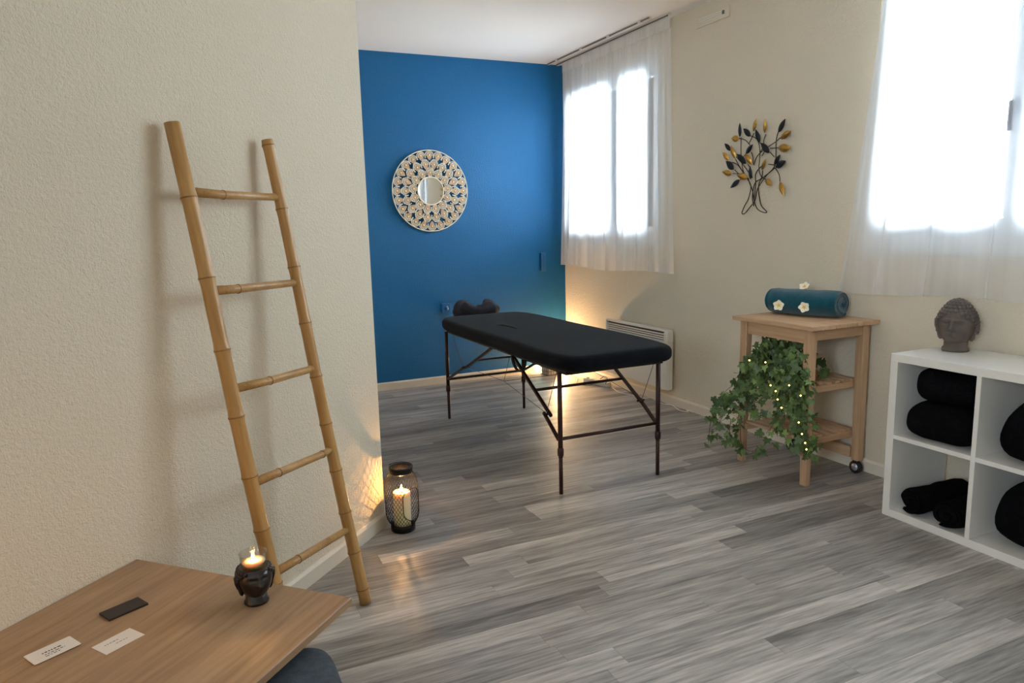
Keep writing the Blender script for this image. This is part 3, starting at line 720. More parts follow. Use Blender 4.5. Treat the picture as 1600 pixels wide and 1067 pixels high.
def arcband(mb, r0, r1, a0, a1, n, z0, z1, c=(0, 0)):
    P = []
    for r in (r0, r1):
        for i in range(n + 1):
            t = a0 + (a1 - a0) * i / n; P.append((c[0] + r * math.cos(t), c[1] + r * math.sin(t)))
    k = n + 1
    vs = [(x, y, z) for z in (z0, z1) for x, y in P]; fs = []
    for i in range(n):
        a, b, c_, d = i, i + 1, k + i + 1, k + i
        fs += [(a, b, c_, d)[::-1] if False else (d, c_, b, a), (2 * k + a, 2 * k + b, 2 * k + c_, 2 * k + d), (a, b, 2 * k + b, 2 * k + a), (d, 2 * k + d, 2 * k + c_, c_)]
    return mb.add(vs, fs)
R0 = 0.0405
def scallop():
    a = MB(); arcband(a, R0 * 0.88, R0, -0.55, PI + 0.55, 18, -0.003, 0.003)
    arcband(a, R0 * 0.58, R0 * 0.66, -0.2, PI + 0.2, 12, -0.003, 0.003)
    for k in range(11):
        t = PI * k / 10; c, s_ = math.cos(t), math.sin(t); wd = 0.0014
        p = [(R0 * 0.64 * c - wd * s_, R0 * 0.64 * s_ + wd * c), (R0 * 0.64 * c + wd * s_, R0 * 0.64 * s_ - wd * c), (R0 * 0.88 * c + wd * s_, R0 * 0.88 * s_ - wd * c), (R0 * 0.88 * c - wd * s_, R0 * 0.88 * s_ + wd * c)]
        a.prism(p, -0.003, 0.003)
    return flat(a)
def scallop_arch():
    a = MB(); arcband(a, 0.0235, 0.0275, -0.25, PI + 0.25, 14, -0.003, 0.003, (0, 0.022)); return flat(a)
def scallop_core():
    a = MB(); a.prism([(R0 * 0.60 * math.cos(t), R0 * 0.60 * math.sin(t)) for t in [PI * i / 12 for i in range(13)]] + [(-0.45 * R0, -0.5 * R0), (-0.10 * R0, -1.0 * R0), (0.10 * R0, -1.0 * R0), (0.45 * R0, -0.5 * R0)], -0.0022, 0.0022)
    return flat(a)
def scallop_bead():
    return MB().sphere((0, -0.002, 0.004), R0 * 0.2, 8, 6, (1, 0.6, 1))
me_a = scallop_arch().mesh('arch_rim', 'mandala')
me_s, me_c, me_b = scallop().mesh('scallop', 'mandala'), scallop_core().mesh('scallop_fan', 'mandala_tan'), scallop_bead().mesh('bead', 'mandala')
for rad, cnt, off in ((MR - 0.008 - R0, 24, 0.0), (MR - 0.008 - R0 - 0.076, 18, 0.5), (MR - 0.008 - R0 - 0.146, 13, 0.0)):
    for k in range(cnt):
        t = 2 * PI * (k + off) / cnt
        so = place('scallop', me_s, mm, (rad * math.sin(t), -0.001, rad * math.cos(t)), (0, t, 0))
        place('scallop_fan', me_c, so); place('bead', me_b, so)
        if cnt < 24: place('arch_rim', me_a, so)
for k in range(13):
    t = 2 * PI * (k + 0.5) / 13; place('arch_rim', me_a, mm, (0.092 * math.sin(t), -0.001, 0.092 * math.cos(t)), (0, t, 0))

# switches painted over on the blue wall
def wallplate(name, label, px, py, wd, ht, th, m, cat):
    q = yplane(px, py, YB); r = thing(name, label, cat, (q.x, YB, q.z))
    MB().bbox(-wd / 2, wd / 2, -th, 0, -ht / 2, ht / 2, 0.003).build('plate', m, r)
    return r
o = wallplate('wall_outlet', 'blue painted outlet on the blue wall beside the headrest', 696, 481, 0.085, 0.085, 0.03, 'paint_blue', 'outlet')
MB().lathe([(0.0, 0), (0.02, 0), (0.02, 0.003), (0, 0.003)], 20).xform(Matrix.Rotation(PI / 2, 4, 'X')).build('socket', 'paint_blue', o, (0, -0.03, 0))
o = wallplate('switch_box', 'small blue painted box on the blue wall by the curtain', 847, 409, 0.05, 0.17, 0.03, 'paint_blue', 'switch')
MB().bbox(-0.02, 0.02, -0.033, -0.03, -0.03, 0.03, 0.001).build('cover', 'paint_blue', o)

# ------------------------------------------------------------------ vent plate
vt = thing('air_vent', 'flat beige air vent high on the wall right of the far curtain', 'vent', (XR, 3.975, 2.72))
MB().bbox(-0.012, 0, -0.165, 0.165, -0.036, 0.036, 0.002).build('vent_body', 'wall_beige', vt)
for k in range(3): MB().box(-0.0165, -0.012, -0.13, 0.13, -0.018 + 0.013 * k, -0.012 + 0.013 * k).build('louvre', 'white_paint', vt)
MB().bbox(-0.02, -0.012, -0.125, -0.105, -0.012, 0.012, 0.002).build('slider', 'rail_dark', vt)

# ------------------------------------------------------------------ panel heater
hy0, hy1, hz0, hz1 = 4.335, 5.20, 0.125, 0.585
ht = thing('panel_heater', 'white wall panel heater with a slotted top behind the massage table', 'heater', (XR, (hy0 + hy1) / 2, hz0))
hw, hh = (hy1 - hy0) / 2, hz1 - hz0
MB().bbox(-0.078, -0.020, -hw, hw, 0, hh - 0.095, 0.006).build('front_panel', 'heater_white', ht)
MB().box(-0.058, -0.020, -hw + 0.03, hw - 0.01, hh - 0.095, hh - 0.012).build('grille_back', 'heater_dark', ht)
MB().bbox(-0.075, -0.020, -hw, hw, hh - 0.014, hh, 0.004).build('top_edge', 'heater_white', ht)
MB().bbox(-0.078, -0.020, -hw, -hw + 0.045, hh - 0.095, hh - 0.014, 0.004).build('side_cheek', 'heater_white', ht)
MB().bbox(-0.078, -0.020, hw - 0.02, hw, hh - 0.095, hh - 0.014, 0.004).build('side_cheek', 'heater_white', ht)
for k in range(4): MB().box(-0.074, -0.050, -hw + 0.04, hw - 0.015, hh - 0.090 + 0.0175 * k, hh - 0.081 + 0.0175 * k).build('slat', 'heater_white', ht)
for yy in (-hw * 0.6, hw * 0.6): MB().box(-0.020, 0, yy - 0.03, yy + 0.03, 0.08, 0.36).build('wall_bracket', 'heater_white', ht)

# ------------------------------------------------------------------ metal tree on the window wall
TX = XR - 0.028
def tp(x, y, off=0.0):      # from the traced enlargement to the wall
    q = xplane(1110 + x / 5.927, 170 + y / 5.927, TX); return Vector((q.x - off, q.y, q.z))
tr0 = tp(400, 960)
tree = thing('wall_tree', 'metal tree wall ornament with black and gold leaves between the windows', 'wall art', tr0)
def tw_(pts, r=0.0028, name='branch'):
    P = [tp(x, y, 0.006 * math.sin(i * 2.1 + pts[0][0])) - tr0 for i, (x, y) in enumerate(pts)]
    Q = []
    for i in range(len(P) - 1):       # smooth polyline
        a, b = P[i], P[i + 1]; a0 = P[max(i - 1, 0)]; b1 = P[min(i + 2, len(P) - 1)]
        for k in range(5):
            t = k / 5; Q.append(0.5 * ((2 * a) + (b - a0) * t + (2 * a0 - 5 * a + 4 * b - b1) * t * t + (3 * a - a0 - 3 * b + b1) * t ** 3))
    Q.append(P[-1]); MB().tube(Q, r, 6).build(name, 'wire_dark', tree)
for pts in ([(348, 650), (368, 720), (355, 830), (320, 900), (285, 965), (320, 968), (375, 905), (405, 850), (440, 740), (520, 620), (590, 520), (612, 300), (633, 215)],
            [(600, 545), (540, 590), (470, 660), (445, 740), (450, 830), (480, 900), (522, 955), (480, 958), (440, 925), (405, 850), (385, 760), (370, 690), (350, 650)],
            [(405, 850), (412, 700), (425, 600), (475, 530)], [(410, 900), (385, 830), (395, 740), (425, 680), (470, 640), (480, 570)]): tw_(pts, 0.0032, 'trunk_wire')
for pts in ([(350, 650), (310, 590), (290, 450), (278, 265)], [(330, 625), (262, 530), (238, 465)], [(300, 595), (255, 520), (205, 495)], [(355, 590), (300, 520), (245, 445)], [(280, 602), (205, 598)], [(255, 600), (222, 565)],
            [(362, 335), (320, 290), (270, 272)], [(360, 330), (378, 270), (402, 225)], [(470, 640), (455, 560), (460, 400), (430, 290), (380, 250)], [(395, 520), (440, 440), (500, 375), (600, 305), (650, 270)], [(470, 435), (505, 390), (495, 300), (508, 235)],
            [(462, 400), (480, 350), (463, 315)], [(588, 445), (548, 400)], [(550, 365), (635, 360)], [(600, 545), (630, 610), (650, 675)], [(590, 520), (560, 515), (535, 512)], [(480, 640), (515, 655)], [(350, 650), (310, 630)], [(300, 640), (278, 655)], [(315, 440), (335, 412)], [(345, 515), (378, 560), (385, 640)], [(385, 400), (390, 450), (392, 510)], [(590, 520), (605, 515)], [(595, 530), (612, 535)]): tw_(pts)
def tleaf(b, t, wd, gold, cv):
    B, T = tp(*b) - tr0, tp(*t, 0.012) - tr0; ax = T - B; L = ax.length; ax.normalize(); sd = ax.cross(Vector((-1, 0, 0))).normalized(); nn = Vector((-1, 0, 0))
    def fn(u, v):
        s_ = math.sin(PI * min(1, v ** 0.85)) ** 0.9 * wd * L
        return B + ax * (L * v) + sd * ((u - 0.5) * 2 * s_) + nn * (0.006 + cv * 0.14 * L * (1 - (2 * u - 1) ** 2) * math.sin(PI * v))
    def fb(u, v): return fn(1 - u, v) - nn * 0.0015
    MB().grid(fn, 6, 10).grid(fb, 6, 10).build('leaf', 'leaf_gold' if gold else 'leaf_black', tree)
for b, t, wd, gd in [((278, 262), (292, 130), .17, 0), ((378, 255), (325, 183), .24, 0), ((402, 212), (448, 88), .17, 1), ((508, 228), (528, 95), .16, 1), ((463, 315), (438, 190), .2, 0), ((633, 220), (716, 92), .19, 0), ((652, 276), (768, 203), .2, 1), ((632, 360), (764, 366), .21, 1),
                     ((270, 278), (212, 275), .34, 1), ((195, 388), (150, 320), .22, 0), ((236, 462), (207, 342), .19, 1), ((175, 478), (132, 400), .22, 1), ((222, 562), (162, 482), .26, 0), ((333, 415), (413, 330), .2, 0), ((335, 508), (263, 418), .2, 0), ((385, 515), (340, 415), .22, 1),
                     ((552, 408), (484, 315), .22, 0), ((595, 518), (668, 424), .2, 0), ((608, 540), (718, 482), .22, 0), ((480, 568), (533, 463), .19, 1), ((204, 604), (125, 582), .22, 1), ((352, 640), (262, 612), .22, 1), ((378, 655), (386, 528), .18, 0), ((278, 656), (202, 734), .2, 0), ((512, 655), (590, 708), .24, 1), ((648, 678), (700, 805), .2, 1)]:
    tleaf(b, t, wd, gd, 0.9 if gd else 0.6)

# ------------------------------------------------------------------ wooden trolley
tx0, tx1, ty0, ty1, tz = 2.842, 3.327, 2.585, 3.165, 0.852
trl = thing('wooden_trolley', 'birch kitchen trolley with two slatted shelves holding ivy and a towel', 'trolley', ((tx0 + tx1) / 2, (ty0 + ty1) / 2, 0))
tO = Vector(trl.location); hxw, hyw = (tx1 - tx0) / 2, (ty1 - ty0) / 2
for k in range(6):
    a = -hxw + 2 * hxw * k / 6; MB().bbox(a, a + 2 * hxw / 6 - 0.0006, -hyw, hyw, tz - 0.022, tz, 0.0015).build('top_board', 'birch_y', trl)
lx0, lx1, ly0, ly1 = -hxw + 0.03, hxw - 0.03, -hyw + 0.035, hyw - 0.035
for lx, s_ in ((lx0, 1), (lx1, -1)):
    for ly, s2 in ((ly0, 1), (ly1, -1)):
        zb = 0.0 if s_ > 0 else 0.075
        wd_, dp = 0.052, 0.045
        xa, xb = sorted((lx, lx + s_ * dp)); ya, yb_ = sorted((ly, ly + s2 * wd_))
        q = MB().bbox(xa, xb, ya, yb_, zb, tz - 0.022, 0.003)
        q.v = [(x - (0.012 if (s_ > 0 and x > lx + 0.02) else 0) * max(0, 1 - z / 0.4), y - s2 * (0.010 if abs(y - ly) > 0.02 else 0) * max(0, 1 - z / 0.4), z) for x, y, z in q.v]
        q.build('leg', 'birch_z', trl)
ap = 0.075
MB().bbox(lx0 + 0.008, lx0 + 0.028, ly0 + 0.052, ly1 - 0.052, tz - 0.022 - ap, tz - 0.022, 0.002).build('apron', 'birch_y', trl)
MB().bbox(lx1 - 0.028, lx1 - 0.008, ly0 + 0.052, ly1 - 0.052, tz - 0.022 - ap, tz - 0.022, 0.002).build('apron', 'birch_y', trl)
MB().bbox(lx0 + 0.045, lx1 - 0.045, ly0 + 0.010, ly0 + 0.030, tz - 0.022 - ap * 0.8, tz - 0.022, 0.002).build('apron', 'birch_x', trl)
MB().bbox(lx0 + 0.045, lx1 - 0.045, ly1 - 0.030, ly1 - 0.010, tz - 0.022 - ap * 0.8, tz - 0.022, 0.002).build('apron', 'birch_x', trl)
for zs in (0.235, 0.515):
    for ly in (ly0 + 0.052, ly1 - 0.070): MB().bbox(lx0 + 0.004, lx1 - 0.004, ly, ly + 0.018, zs - 0.035, zs, 0.002).build('shelf_rail', 'birch_x', trl)
    n = 7
    for k in range(n):
        a = lx0 + 0.01 + (lx1 - lx0 - 0.062) * k / (n - 1); MB().bbox(a, a + 0.036, ly0 + 0.056, ly1 - 0.056, zs, zs + 0.013, 0.002).build('slat', 'birch_y', trl)
MB().bbox(lx1 - 0.044, lx1 - 0.022, ly0 + 0.052, ly1 - 0.052, 0.085, 0.145, 0.002).build('wheel_board', 'birch_y', trl)
for ly in (ly0 + 0.026, ly1 - 0.026):
    wh = MB().tube([(lx1 - 0.032, ly, 0.035), (lx1 - 0.010, ly, 0.035)], 0.035, 20).build('wheel', 'rubber', trl)
    MB().tube([(lx1 - 0.034, ly, 0.035), (lx1 - 0.008, ly, 0.035)], 0.02, 14).build('hub', 'handle_grey', wh)
    MB().bbox(lx1 - 0.040, lx1 - 0.004, ly - 0.012, ly + 0.012, 0.068, 0.078, 0.002).build('wheel_bracket', 'black_metal', trl)

# rolled towel on the trolley
ra, rb = floor_pt(1193, 490, tz), floor_pt(1310, 500, tz)
RT = 0.086
axd = (rb - ra).normalized(); perp = Vector((-axd.y, axd.x, 0)); perp = perp if perp.x > 0 else -perp
LT = 0.415; c_ = (ra + rb) / 2 + perp * 0.070
tt = thing('rolled_towel', 'rolled teal towel with flowers on top of the trolley', 'towel', (c_.x, c_.y, tz), math.atan2(axd.y, axd.x))
def roll_mesh(L, R, turns, thick, seed, sq=0.9, amp=0.004):
    """spiral roll of cloth lying along local x, bottom at z=0"""
    mb = MB(); sp = []
    n = int(turns * 40)
    for i in range(n + 1):
        t = 2 * PI * turns * i / n; r = R - thick * 0.5 - (turns * 2 * PI - t) / (2 * PI) * thick * 1.12
        sp.append((max(r, 0.003), t))
    sp = sp[::-1]
    def prof(off):
        P = []
        for r, t in sp: P.append(((r + off) * math.cos(t - 1.0), (r + off) * math.sin(t - 1.0) * sq))
        return P
    o_, i_ = prof(thick * 0.5), prof(-thick * 0.5); loop = o_ + i_[::-1]; m_ = len(loop); NX = 26
    vs = []; fs = []
    for k in range(NX + 1):
        x = -L / 2 + L * k / NX; e = 1 - 0.10 * max(0, abs(2 * k / NX - 1) - 0.85) / 0.15
        for j, (y, z) in enumerate(loop):
            nz = mnoise.noise_vector(Vector((x * 14 + seed, y * 14, z * 14))) * amp
            ex = (0.006 * math.sin(j * 0.11 + seed) if k in (0, NX) else 0)
            vs.append((x + ex + nz.x, y * e + nz.y, max(0.0005, R * sq + z * e + nz.z)))
    for k in range(NX):
        for j in range(m_):
            l = (j + 1) % m_; fs.append((k * m_ + j, (k + 1) * m_ + j, (k + 1) * m_ + l, k * m_ + l))
    h = len(o_)
    for k, fl_ in ((0, 0), (NX, 1)):
        for j in range(h - 1):
            q = (k * m_ + j, k * m_ + j + 1, k * m_ + m_ - 2 - j, k * m_ + m_ - 1 - j); fs.append(q if fl_ else q[::-1])
    return mb.add(vs, fs, True)
roll_mesh(LT, RT, 4.0, 0.019, 3, 0.92).build('towel_cloth', 'teal_towel', tt)

# plumeria flowers
def flower(label, pos, face, rz, s=0.026):
    q = Vector(face).to_track_quat('Z', 'Y') @ Euler((0, 0, rz)).to_quaternion()
    r = thing('plumeria_flower', label, 'flower', pos, 0, 'white plumeria flowers on the towel'); r.rotation_mode = 'QUATERNION'; r.rotation_quaternion = q
    def pet(u, v):
        w_ = 0.50 * s * math.sin(PI * min(1, (0.10 + 0.90 * v) ** 1.1)) ** 0.75
        if v >= 1: w_ = 0.02 * s
        x = (u - 0.5) * 2 * w_; return (x + 0.12 * s * v, v * s * 1.05, 0.30 * s * v * v + 0.12 * s * (u - 0.5) + 0.04 * s)
    me = MB().grid(pet, 6, 8).grid(lambda u, v: tuple(Vector(pet(1 - u, v)) - Vector((0, 0, 0.0008))), 6, 8).mesh('petal', 'petal_white')
    for k in range(5): place('petal', me, r, (0, 0, 0), (0, 0, 2 * PI * k / 5))
    ct = MB()
    for k in range(5):
        a = 2 * PI * k / 5 + PI / 2 + 0.12
        ct.add([(0, 0, 0.09 * s), (0.24 * s * math.cos(a - 0.5), 0.24 * s * math.sin(a - 0.5), 0.12 * s), (0.52 * s * math.cos(a), 0.52 * s * math.sin(a), 0.185 * s), (0.24 * s * math.cos(a + 0.5), 0.24 * s * math.sin(a + 0.5), 0.13 * s)], [(0, 1, 2, 3)])
    ct.sphere((0, 0, 0.07 * s), 0.13 * s, 8, 6); ct.build('flower_centre', 'petal_yellow', r)
    return r
def on_roll(t, ang, out=0.002):
    """point on the roll surface: t along, ang around (0 = towards the room, 90 = up)"""
    a = math.radians(ang); base = Vector((c_.x, c_.y, tz)) + axd * (t * LT / 2)
    return base - perp * ((RT + out) * math.cos(a)) + Vector((0, 0, RT * 0.92 + (RT * 0.92 + out) * math.sin(a))), -perp * math.cos(a) + Vector((0, 0, math.sin(a)))
pz, nf = on_roll(-0.08, 93, 0.003); flower('plumeria flower lying on top of the rolled teal towel', pz, nf - perp * 0.9, 0.3, 0.029)
pz, nf = on_roll(-0.55, -14, 0.008); flower('plumeria flower leaning on the towel at its left end, nearest the ivy side', pz, nf + Vector((-.2, -.5, .3)), 0.1, 0.030)
pz, nf = on_roll(0.18, -14, 0.008); flower('plumeria flower leaning on the middle front of the towel', pz, nf + Vector((-.2, -.5, .3)), 0.55, 0.029)

# ------------------------------------------------------------------ white cube shelf and its towels
sx0, sx1, sy1, sw, sh = 2.915, 3.305, 2.20, 0.806, 0.772
sy0 = sy1 - sw
shf = thing('cube_shelf', 'white cube shelf with black towels in its four compartments', 'shelf', ((sx0 + sx1) / 2, (sy0 + sy1) / 2, 0))
hx_, hy_ = (sx1 - sx0) / 2, sw / 2; T = 0.036
MB().bbox(-hx_, hx_, -hy_, hy_, sh - T, sh, 0.001).build('top_panel', 'laminate_white', shf)
MB().bbox(-hx_, hx_, -hy_ + T, hy_ - T, 0, T, 0.001).build('bottom_panel', 'laminate_white', shf)
for s_ in (-1, 1): MB().bbox(-hx_, hx_, *sorted((s_ * hy_, s_ * (hy_ - T))), 0, sh - T, 0.001).build('side_panel', 'laminate_white', shf)
MB().bbox(-hx_, hx_, -0.010, 0.010, T, sh - T, 0.001).build('divider', 'laminate_white', shf)
for a, b in ((-hy_ + T, -0.010), (0.010, hy_ - T)): MB().bbox(-hx_, hx_, a, b, sh / 2 - 0.010, sh / 2 + 0.010, 0.001).build('shelf_board', 'laminate_white', shf)
def folded(name, label, x, y, z, hx, hy, h, seed, rz=0.0, e=4.5, tap=0.0):
    r = thing(name, label, 'towel', (x, y, z), rz, 'black towels in the cube shelf')
    q = sbox(hx, hy, h, h * 0.46, 56, 8, e, seed, 0.012, 9); q.v = [(a * (1 - tap * 0.5 * c / h), b * (1 - tap * c / h) - tap * 0.12 * c, max(0.0005, c)) for a, b, c in q.v]
    q.build('cloth', 'black_towel', r)
    return r
def rolled(name, label, x, y, z, L, R, rz, seed, sq=0.85):
    r = thing(name, label, 'towel', (x, y, z), rz, 'black towels in the cube shelf'); roll_mesh(L, R, 3.0, R * 0.27, seed, sq, 0.009).build('cloth', 'black_towel', r); return r
zl, zu = T + 0.001, sh / 2 + 0.011
yl0 = (sy0 + sy1) / 2 + hy_ / 2 - 0.012; yr0 = (sy0 + sy1) / 2 - hy_ / 2 + 0.012
folded('folded_towel', 'black folded towel at the bottom of the upper left cube', 3.086, yl0 - 0.002, zu, 0.166, 0.162, 0.168, 2)
folded('folded_towel', 'black folded towel on top of another in the upper left cube', 3.095, yl0 - 0.012, zu + 0.176, 0.155, 0.150, 0.148, 5)
rolled('rolled_towel', 'black rolled towel lying left in the lower left cube', 3.10, yl0 + 0.075, zl, 0.34, 0.078, math.radians(-4), 4)
rolled('rolled_towel', 'black rolled towel lying right in the lower left cube', 3.08, yl0 - 0.085, zl, 0.34, 0.080, math.radians(5), 8)
folded('folded_towel', 'black crumpled towel slumping out of the upper right cube', 3.088, yr0, zu, 0.172, 0.163, 0.290, 12, 0, 5, 0.45)
folded('folded_towel', 'black towel heap filling the lower right cube', 3.10, yr0 - 0.005, zl, 0.170, 0.163, 0.30, 15, 0, 5, 0.35)

# ------------------------------------------------------------------ ivy with fairy lights
IX = tO.x - 0.02; pot = thing('ivy_plant', 'trailing green ivy in a pot on the upper trolley shelf', 'plant', (tO.x + 0.05, tO.y + 0.04, 0.529))
PO = Vector(pot.location)
MB().lathe([(0.0, 0), (0.055, 0), (0.075, 0.10), (0.078, 0.115), (0.072, 0.115), (0.068, 0.09), (0.0, 0.09)], 28).build('pot', 'pot', pot)
MB().lathe([(0.0, 0.095), (0.068, 0.092)], 20, cap=False).build('soil', 'soil', pot)
ri = random.Random(5)
# vine guides: traced on the photo, each point (px, py, plane x)
def G(*a): return [xplane(x, y, X) for x, y, X in a]
guides = [
    (G((1232, 548, 3.06), (1205, 553, 2.92), (1178, 580, 2.82), (1160, 625, 2.80), (1150, 668, 2.80)), 34, 26),
    (G((1225, 545, 3.06), (1190, 565, 2.86), (1155, 605, 2.78), (1135, 640, 2.76), (1120, 668, 2.76)), 30, 24),
    (G((1235, 550, 3.04), (1215, 575, 2.86), (1195, 595, 2.80), (1180, 615, 2.80), (1172, 655, 2.80)), 34, 26),
    (G((1240, 552, 3.04), (1235, 585, 2.84), (1238, 625, 2.82), (1245, 660, 2.83), (1258, 700, 2.84)), 44, 26),
    (G((1245, 552, 3.04), (1250, 590, 2.84), (1252, 635, 2.82), (1256, 670, 2.83), (1272, 705, 2.84)), 44, 24),
    (G((1230, 548, 3.04), (1215, 570, 2.86), (1220, 605, 2.80), (1218, 640, 2.80), (1207, 680, 2.80)), 34, 18),
    (G((1220, 545, 3.04), (1200, 560, 2.86), (1170, 600, 2.80), (1140, 620, 2.76), (1125, 640, 2.76)), 30, 22),
    (G((1240, 545, 3.06), (1222, 540, 2.98), (1205, 548, 2.90), (1185, 568, 2.84), (1165, 590, 2.80)), 38, 22),
    (G((1245, 548, 3.06), (1245, 560, 2.92), (1240, 580, 2.86), (1228, 600, 2.82), (1232, 650, 2.82)), 40, 24),
    (G((1250, 548, 3.05), (1255, 560, 2.98), (1250, 585, 2.88), (1240, 610, 2.84), (1235, 640, 2.83)), 36, 24),
    (G((1225, 545, 3.06), (1212, 542, 3.0), (1200, 552, 2.92), (1196, 580, 2.84), (1200, 600, 2.82)), 34, 24),
    (G((1248, 548, 3.10), (1275, 560, 3.10), (1287, 572, 3.08), (1291, 580, 3.08)), 7, 6),
    (G((1150, 600, 2.80), (1132, 635, 2.76), (1112, 655, 2.75), (1107, 690, 2.75)), 7, 8),
    (G((1158, 640, 2.80), (1158, 690, 2.80), (1172, 705, 2.80), (1190, 698, 2.80)), 8, 8),
    (G((1142, 655, 2.77), (1140, 680, 2.77), (1150, 692, 2.77)), 6, 8),
]
LEAF = [(0, 0), (0.30, -0.16), (0.52, 0.02), (0.36, 0.22), (0.50, 0.52), (0.22, 0.48), (0.0, 1.0), (-0.22, 0.48), (-0.50, 0.52), (-0.36, 0.22), (-0.52, 0.02), (-0.30, -0.16)]
def leaf_vf():
    vs = [(x, y, 0.10 * abs(x) - 0.12 * y * y) for x, y in LEAF] + [(0, 0.35, 0.03)]
    n = len(LEAF); return vs, [(i, (i + 1) % n, n) for i in range(n)]
LV, LF = leaf_vf(); leaf_me = MB().add(LV, LF, True).mesh('leaf', 'ivy')
from bisect import bisect
def along(P, t):
    k = t * (len(P) - 1); i = min(int(k), len(P) - 2); f = k - i
    a, b = P[i], P[i + 1]; a0 = P[max(i - 1, 0)]; b1 = P[min(i + 2, len(P) - 1)]
    return 0.5 * ((2 * a) + (b - a0) * f + (2 * a0 - 5 * a + 4 * b - b1) * f * f + (3 * a - a0 - 3 * b + b1) * f ** 3)
leaves = []
base = Vector((PO.x, PO.y, PO.z + 0.095))
for gi, (P, nl, spread) in enumerate(guides):
    root_ = [] if gi in (12, 13, 14) else [base, base + Vector((-0.02, -0.01, 0.05))]
    PP = root_ + P
    MB().tube([along(PP, i / 30) - PO for i in range(31)], 0.0018, 5).build('vine', 'stem' if gi < 11 else 'stem_dark', pot)
    if gi < 11:
        for _ in range(2):
            PQ = [p_ + Vector((0, ri.uniform(-.05, .05) * min(1, i * 0.5), ri.uniform(-.03, .03) * min(1, i * 0.5))) for i, p_ in enumerate(P)]
            MB().tube([along(PQ, i / 24) - PO for i in range(25)], 0.0014, 4).build('vine', 'stem', pot)
    for k in range(int(nl * 1.9)):
        t = ri.uniform(0.04, 1.0) if gi < 11 else ri.uniform(0.35, 1.0)
        p_ = along(P, t) + Vector((ri.uniform(-1, 0.4) * 0.035, ri.uniform(-1, 1) * spread / 1118 * 3.9, ri.uniform(-1, 1) * spread * 0.8 / 1118 * 3.9))
        leaves.append(p_)
ri.shuffle(leaves)
toeye = lambda p_: (EYE - p_).normalized()
rest = MB()
for k, p_ in enumerate(leaves):
    nrm = (toeye(p_) * 0.6 + Vector((ri.uniform(-1, 1), ri.uniform(-1, 1), ri.uniform(-0.3, 1.0))) * 0.8).normalized()
    q = nrm.to_track_quat('Z', 'Y') @ Euler((0, 0, PI + ri.uniform(-1.2, 1.2))).to_quaternion()
    s_ = ri.uniform(0.030, 0.056)
    M = Matrix.LocRotScale(p_ - PO, q, Vector((s_, s_, s_)))
    if k < 300:
        o = place('leaf', leaf_me, pot); o.matrix_local = M
    else: rest.add([M @ Vector(v) for v in LV], LF, True)
if rest.v:
    o = rest.build('leaf_mass', 'ivy', pot); o['kind'] = 'stuff'
fs_ = thing('fairy_lights', 'string of tiny warm fairy lights woven through the ivy', 'fairy lights', PO)
bulbs = [(1171, 563), (1196, 566), (1204, 602), (1212, 611), (1215, 624), (1221, 637), (1233, 602), (1251, 618), (1248, 660), (1253, 678), (1258, 692), (1260, 702)]
bp3 = [xplane(x, y, 2.755) - PO for x, y in bulbs]
MB().tube([along(bp3, i / 80) + Vector((0.012, 0, 0)) for i in range(81)], 0.0007, 4).build('light_wire', 'wire_dark', fs_)
for q in bp3: MB().sphere(q, 0.0042, 8, 6).build('bulb', 'fairy_bulb', fs_)

# ------------------------------------------------------------------ corner: basket with grasses, floor lamp, power strip, cables
bk = floor_pt(864, 586); bk = Vector((bk.x - 0.0, bk.y + 0.06, 0))
bs = thing('wire_basket', 'square wire basket planter on the floor in the blue wall corner', 'basket', bk, math.radians(8))
hb = 0.062; bh_ = 0.14
MB().box(-hb + 0.006, hb - 0.006, -hb + 0.006, hb - 0.006, 0.004, bh_ - 0.02).build('liner', 'basket_liner', bs)
for zz in [0.003 + k * 0.034 for k in range(5)]:
    MB().tube([(-hb, -hb, zz), (hb, -hb, zz), (hb, hb, zz), (-hb, hb, zz)], 0.002, 5, closed=True).build('wire_hoop', 'wire_dark', bs)
for k in range(4):
    for a in (-1, -0.5, 0, 0.5):
        c, s_ = math.cos(k * PI / 2), math.sin(k * PI / 2); x, y = a * hb * c + hb * s_, a * hb * s_ - hb * c
        MB().tube([(x, y, 0), (x, y, bh_)], 0.0017, 5).build('wire_upright', 'wire_dark', bs)
gr = thing('dry_grass', 'tall thin dried grass blades standing in the wire basket', 'plant', (bk.x, bk.y, bh_ - 0.02))
for px, py in ((861, 477), (885, 472), (883, 478), (880, 480), (878, 486), (864, 484), (850, 492), (893, 488)):
    tip = yplane(px, py, bk.y + ri.uniform(-.02, .04)) - Vector(gr.location); b0 = Vector((ri.uniform(-.03, .03), ri.uniform(-.03, .03), 0))
    pts = [b0, b0 + Vector((0, 0, tip.z * 0.4)) + (tip - b0) * 0.15, (b0 + tip) * 0.5 + Vector((0, 0, tip.z * 0.12)), tip]
    MB().tube([along(pts, i / 10) for i in range(11)], [0.0028 - 0.0024 * i / 10 for i in range(11)], 5, flat=0.4).build('blade', 'grass_blade', gr)
lmp = thing('corner_lamp', 'small warm uplight on the floor behind the wire basket', 'lamp', (bk.x + 0.12, bk.y + 0.06, 0))
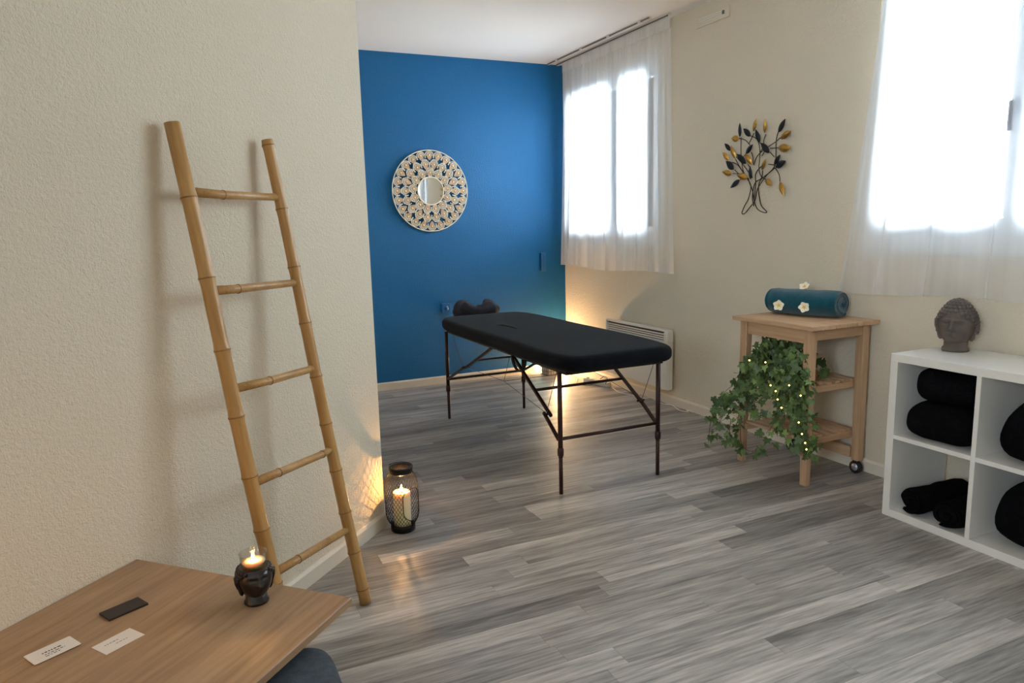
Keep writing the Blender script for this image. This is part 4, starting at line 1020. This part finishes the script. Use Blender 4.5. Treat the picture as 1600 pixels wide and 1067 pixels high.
MB().lathe([(0.0, 0), (0.045, 0), (0.045, 0.012), (0.014, 0.018), (0.014, 0.05), (0.036, 0.06), (0.040, 0.10), (0.036, 0.10), (0.032, 0.066), (0.0, 0.062)], 28).build('lamp_body', 'white_plastic', lmp)
MB().sphere((0, 0, 0.105), 0.028, 16, 10).build('bulb', 'lamp_glow', lmp)
point_light(lmp, (0, 0, 0.145), 40, (1.0, 0.60, 0.27), 0.02)
ps = floor_pt(936, 600)
st = thing('power_strip', 'white power strip on the floor below the heater end', 'power strip', (ps.x - 0.02, ps.y, 0), math.radians(103))
MB().bbox(-0.15, 0.15, -0.027, 0.027, 0, 0.038, 0.005).build('body', 'white_plastic', st)
for k in range(3): MB().lathe([(0.0, 0.0), (0.019, 0.0), (0.019, 0.0015), (0, 0.0015)], 18, (-0.085 + 0.075 * k, 0, 0.038)).build('socket', 'rail_white', st)
MB().bbox(0.105, 0.125, -0.012, 0.012, 0.038, 0.043, 0.002).build('rocker', 'black_plastic', st)
def cable(label, pts, r, m, name='power_cable'):
    P = []
    for x, y, z in pts:
        q = floor_pt(x, y, z); q.x = min(q.x, XR - BT - r - 0.004); q.y = min(q.y, YB - BT - r - 0.002); P.append(q)
    O = P[0].copy(); O.z = 0; n = len(P) * 8
    t = MB().tube([along(P, i / n) - O for i in range(n + 1)], r, 6).build(name, m, None, O); return tag(t, label, 'cable')
cable('white cable snaking along the skirting board to the trolley', [(957, 606, .006), (968, 613, .006), (985, 617, .006), (1005, 622, .006), (1020, 621, .006), (1036, 631, .006), (1050, 633, .006), (1062, 641, .006), (1075, 643, .006), (1084, 639, .006), (1096, 642, .006), (1108, 640, .006)], 0.0042, 'white_plastic')
cable('black cable looping out of the top of the power strip', [(938, 592, .045), (944, 588, .075), (949, 592, .07), (946, 600, .04)], 0.0032, 'black_plastic')
cable('black cable running from the corner lamp to the power strip', [(882, 583, .006), (894, 586, .006), (903, 590, .006), (901, 599, .006), (915, 602, .006), (926, 601, .006)], 0.0030, 'black_plastic')
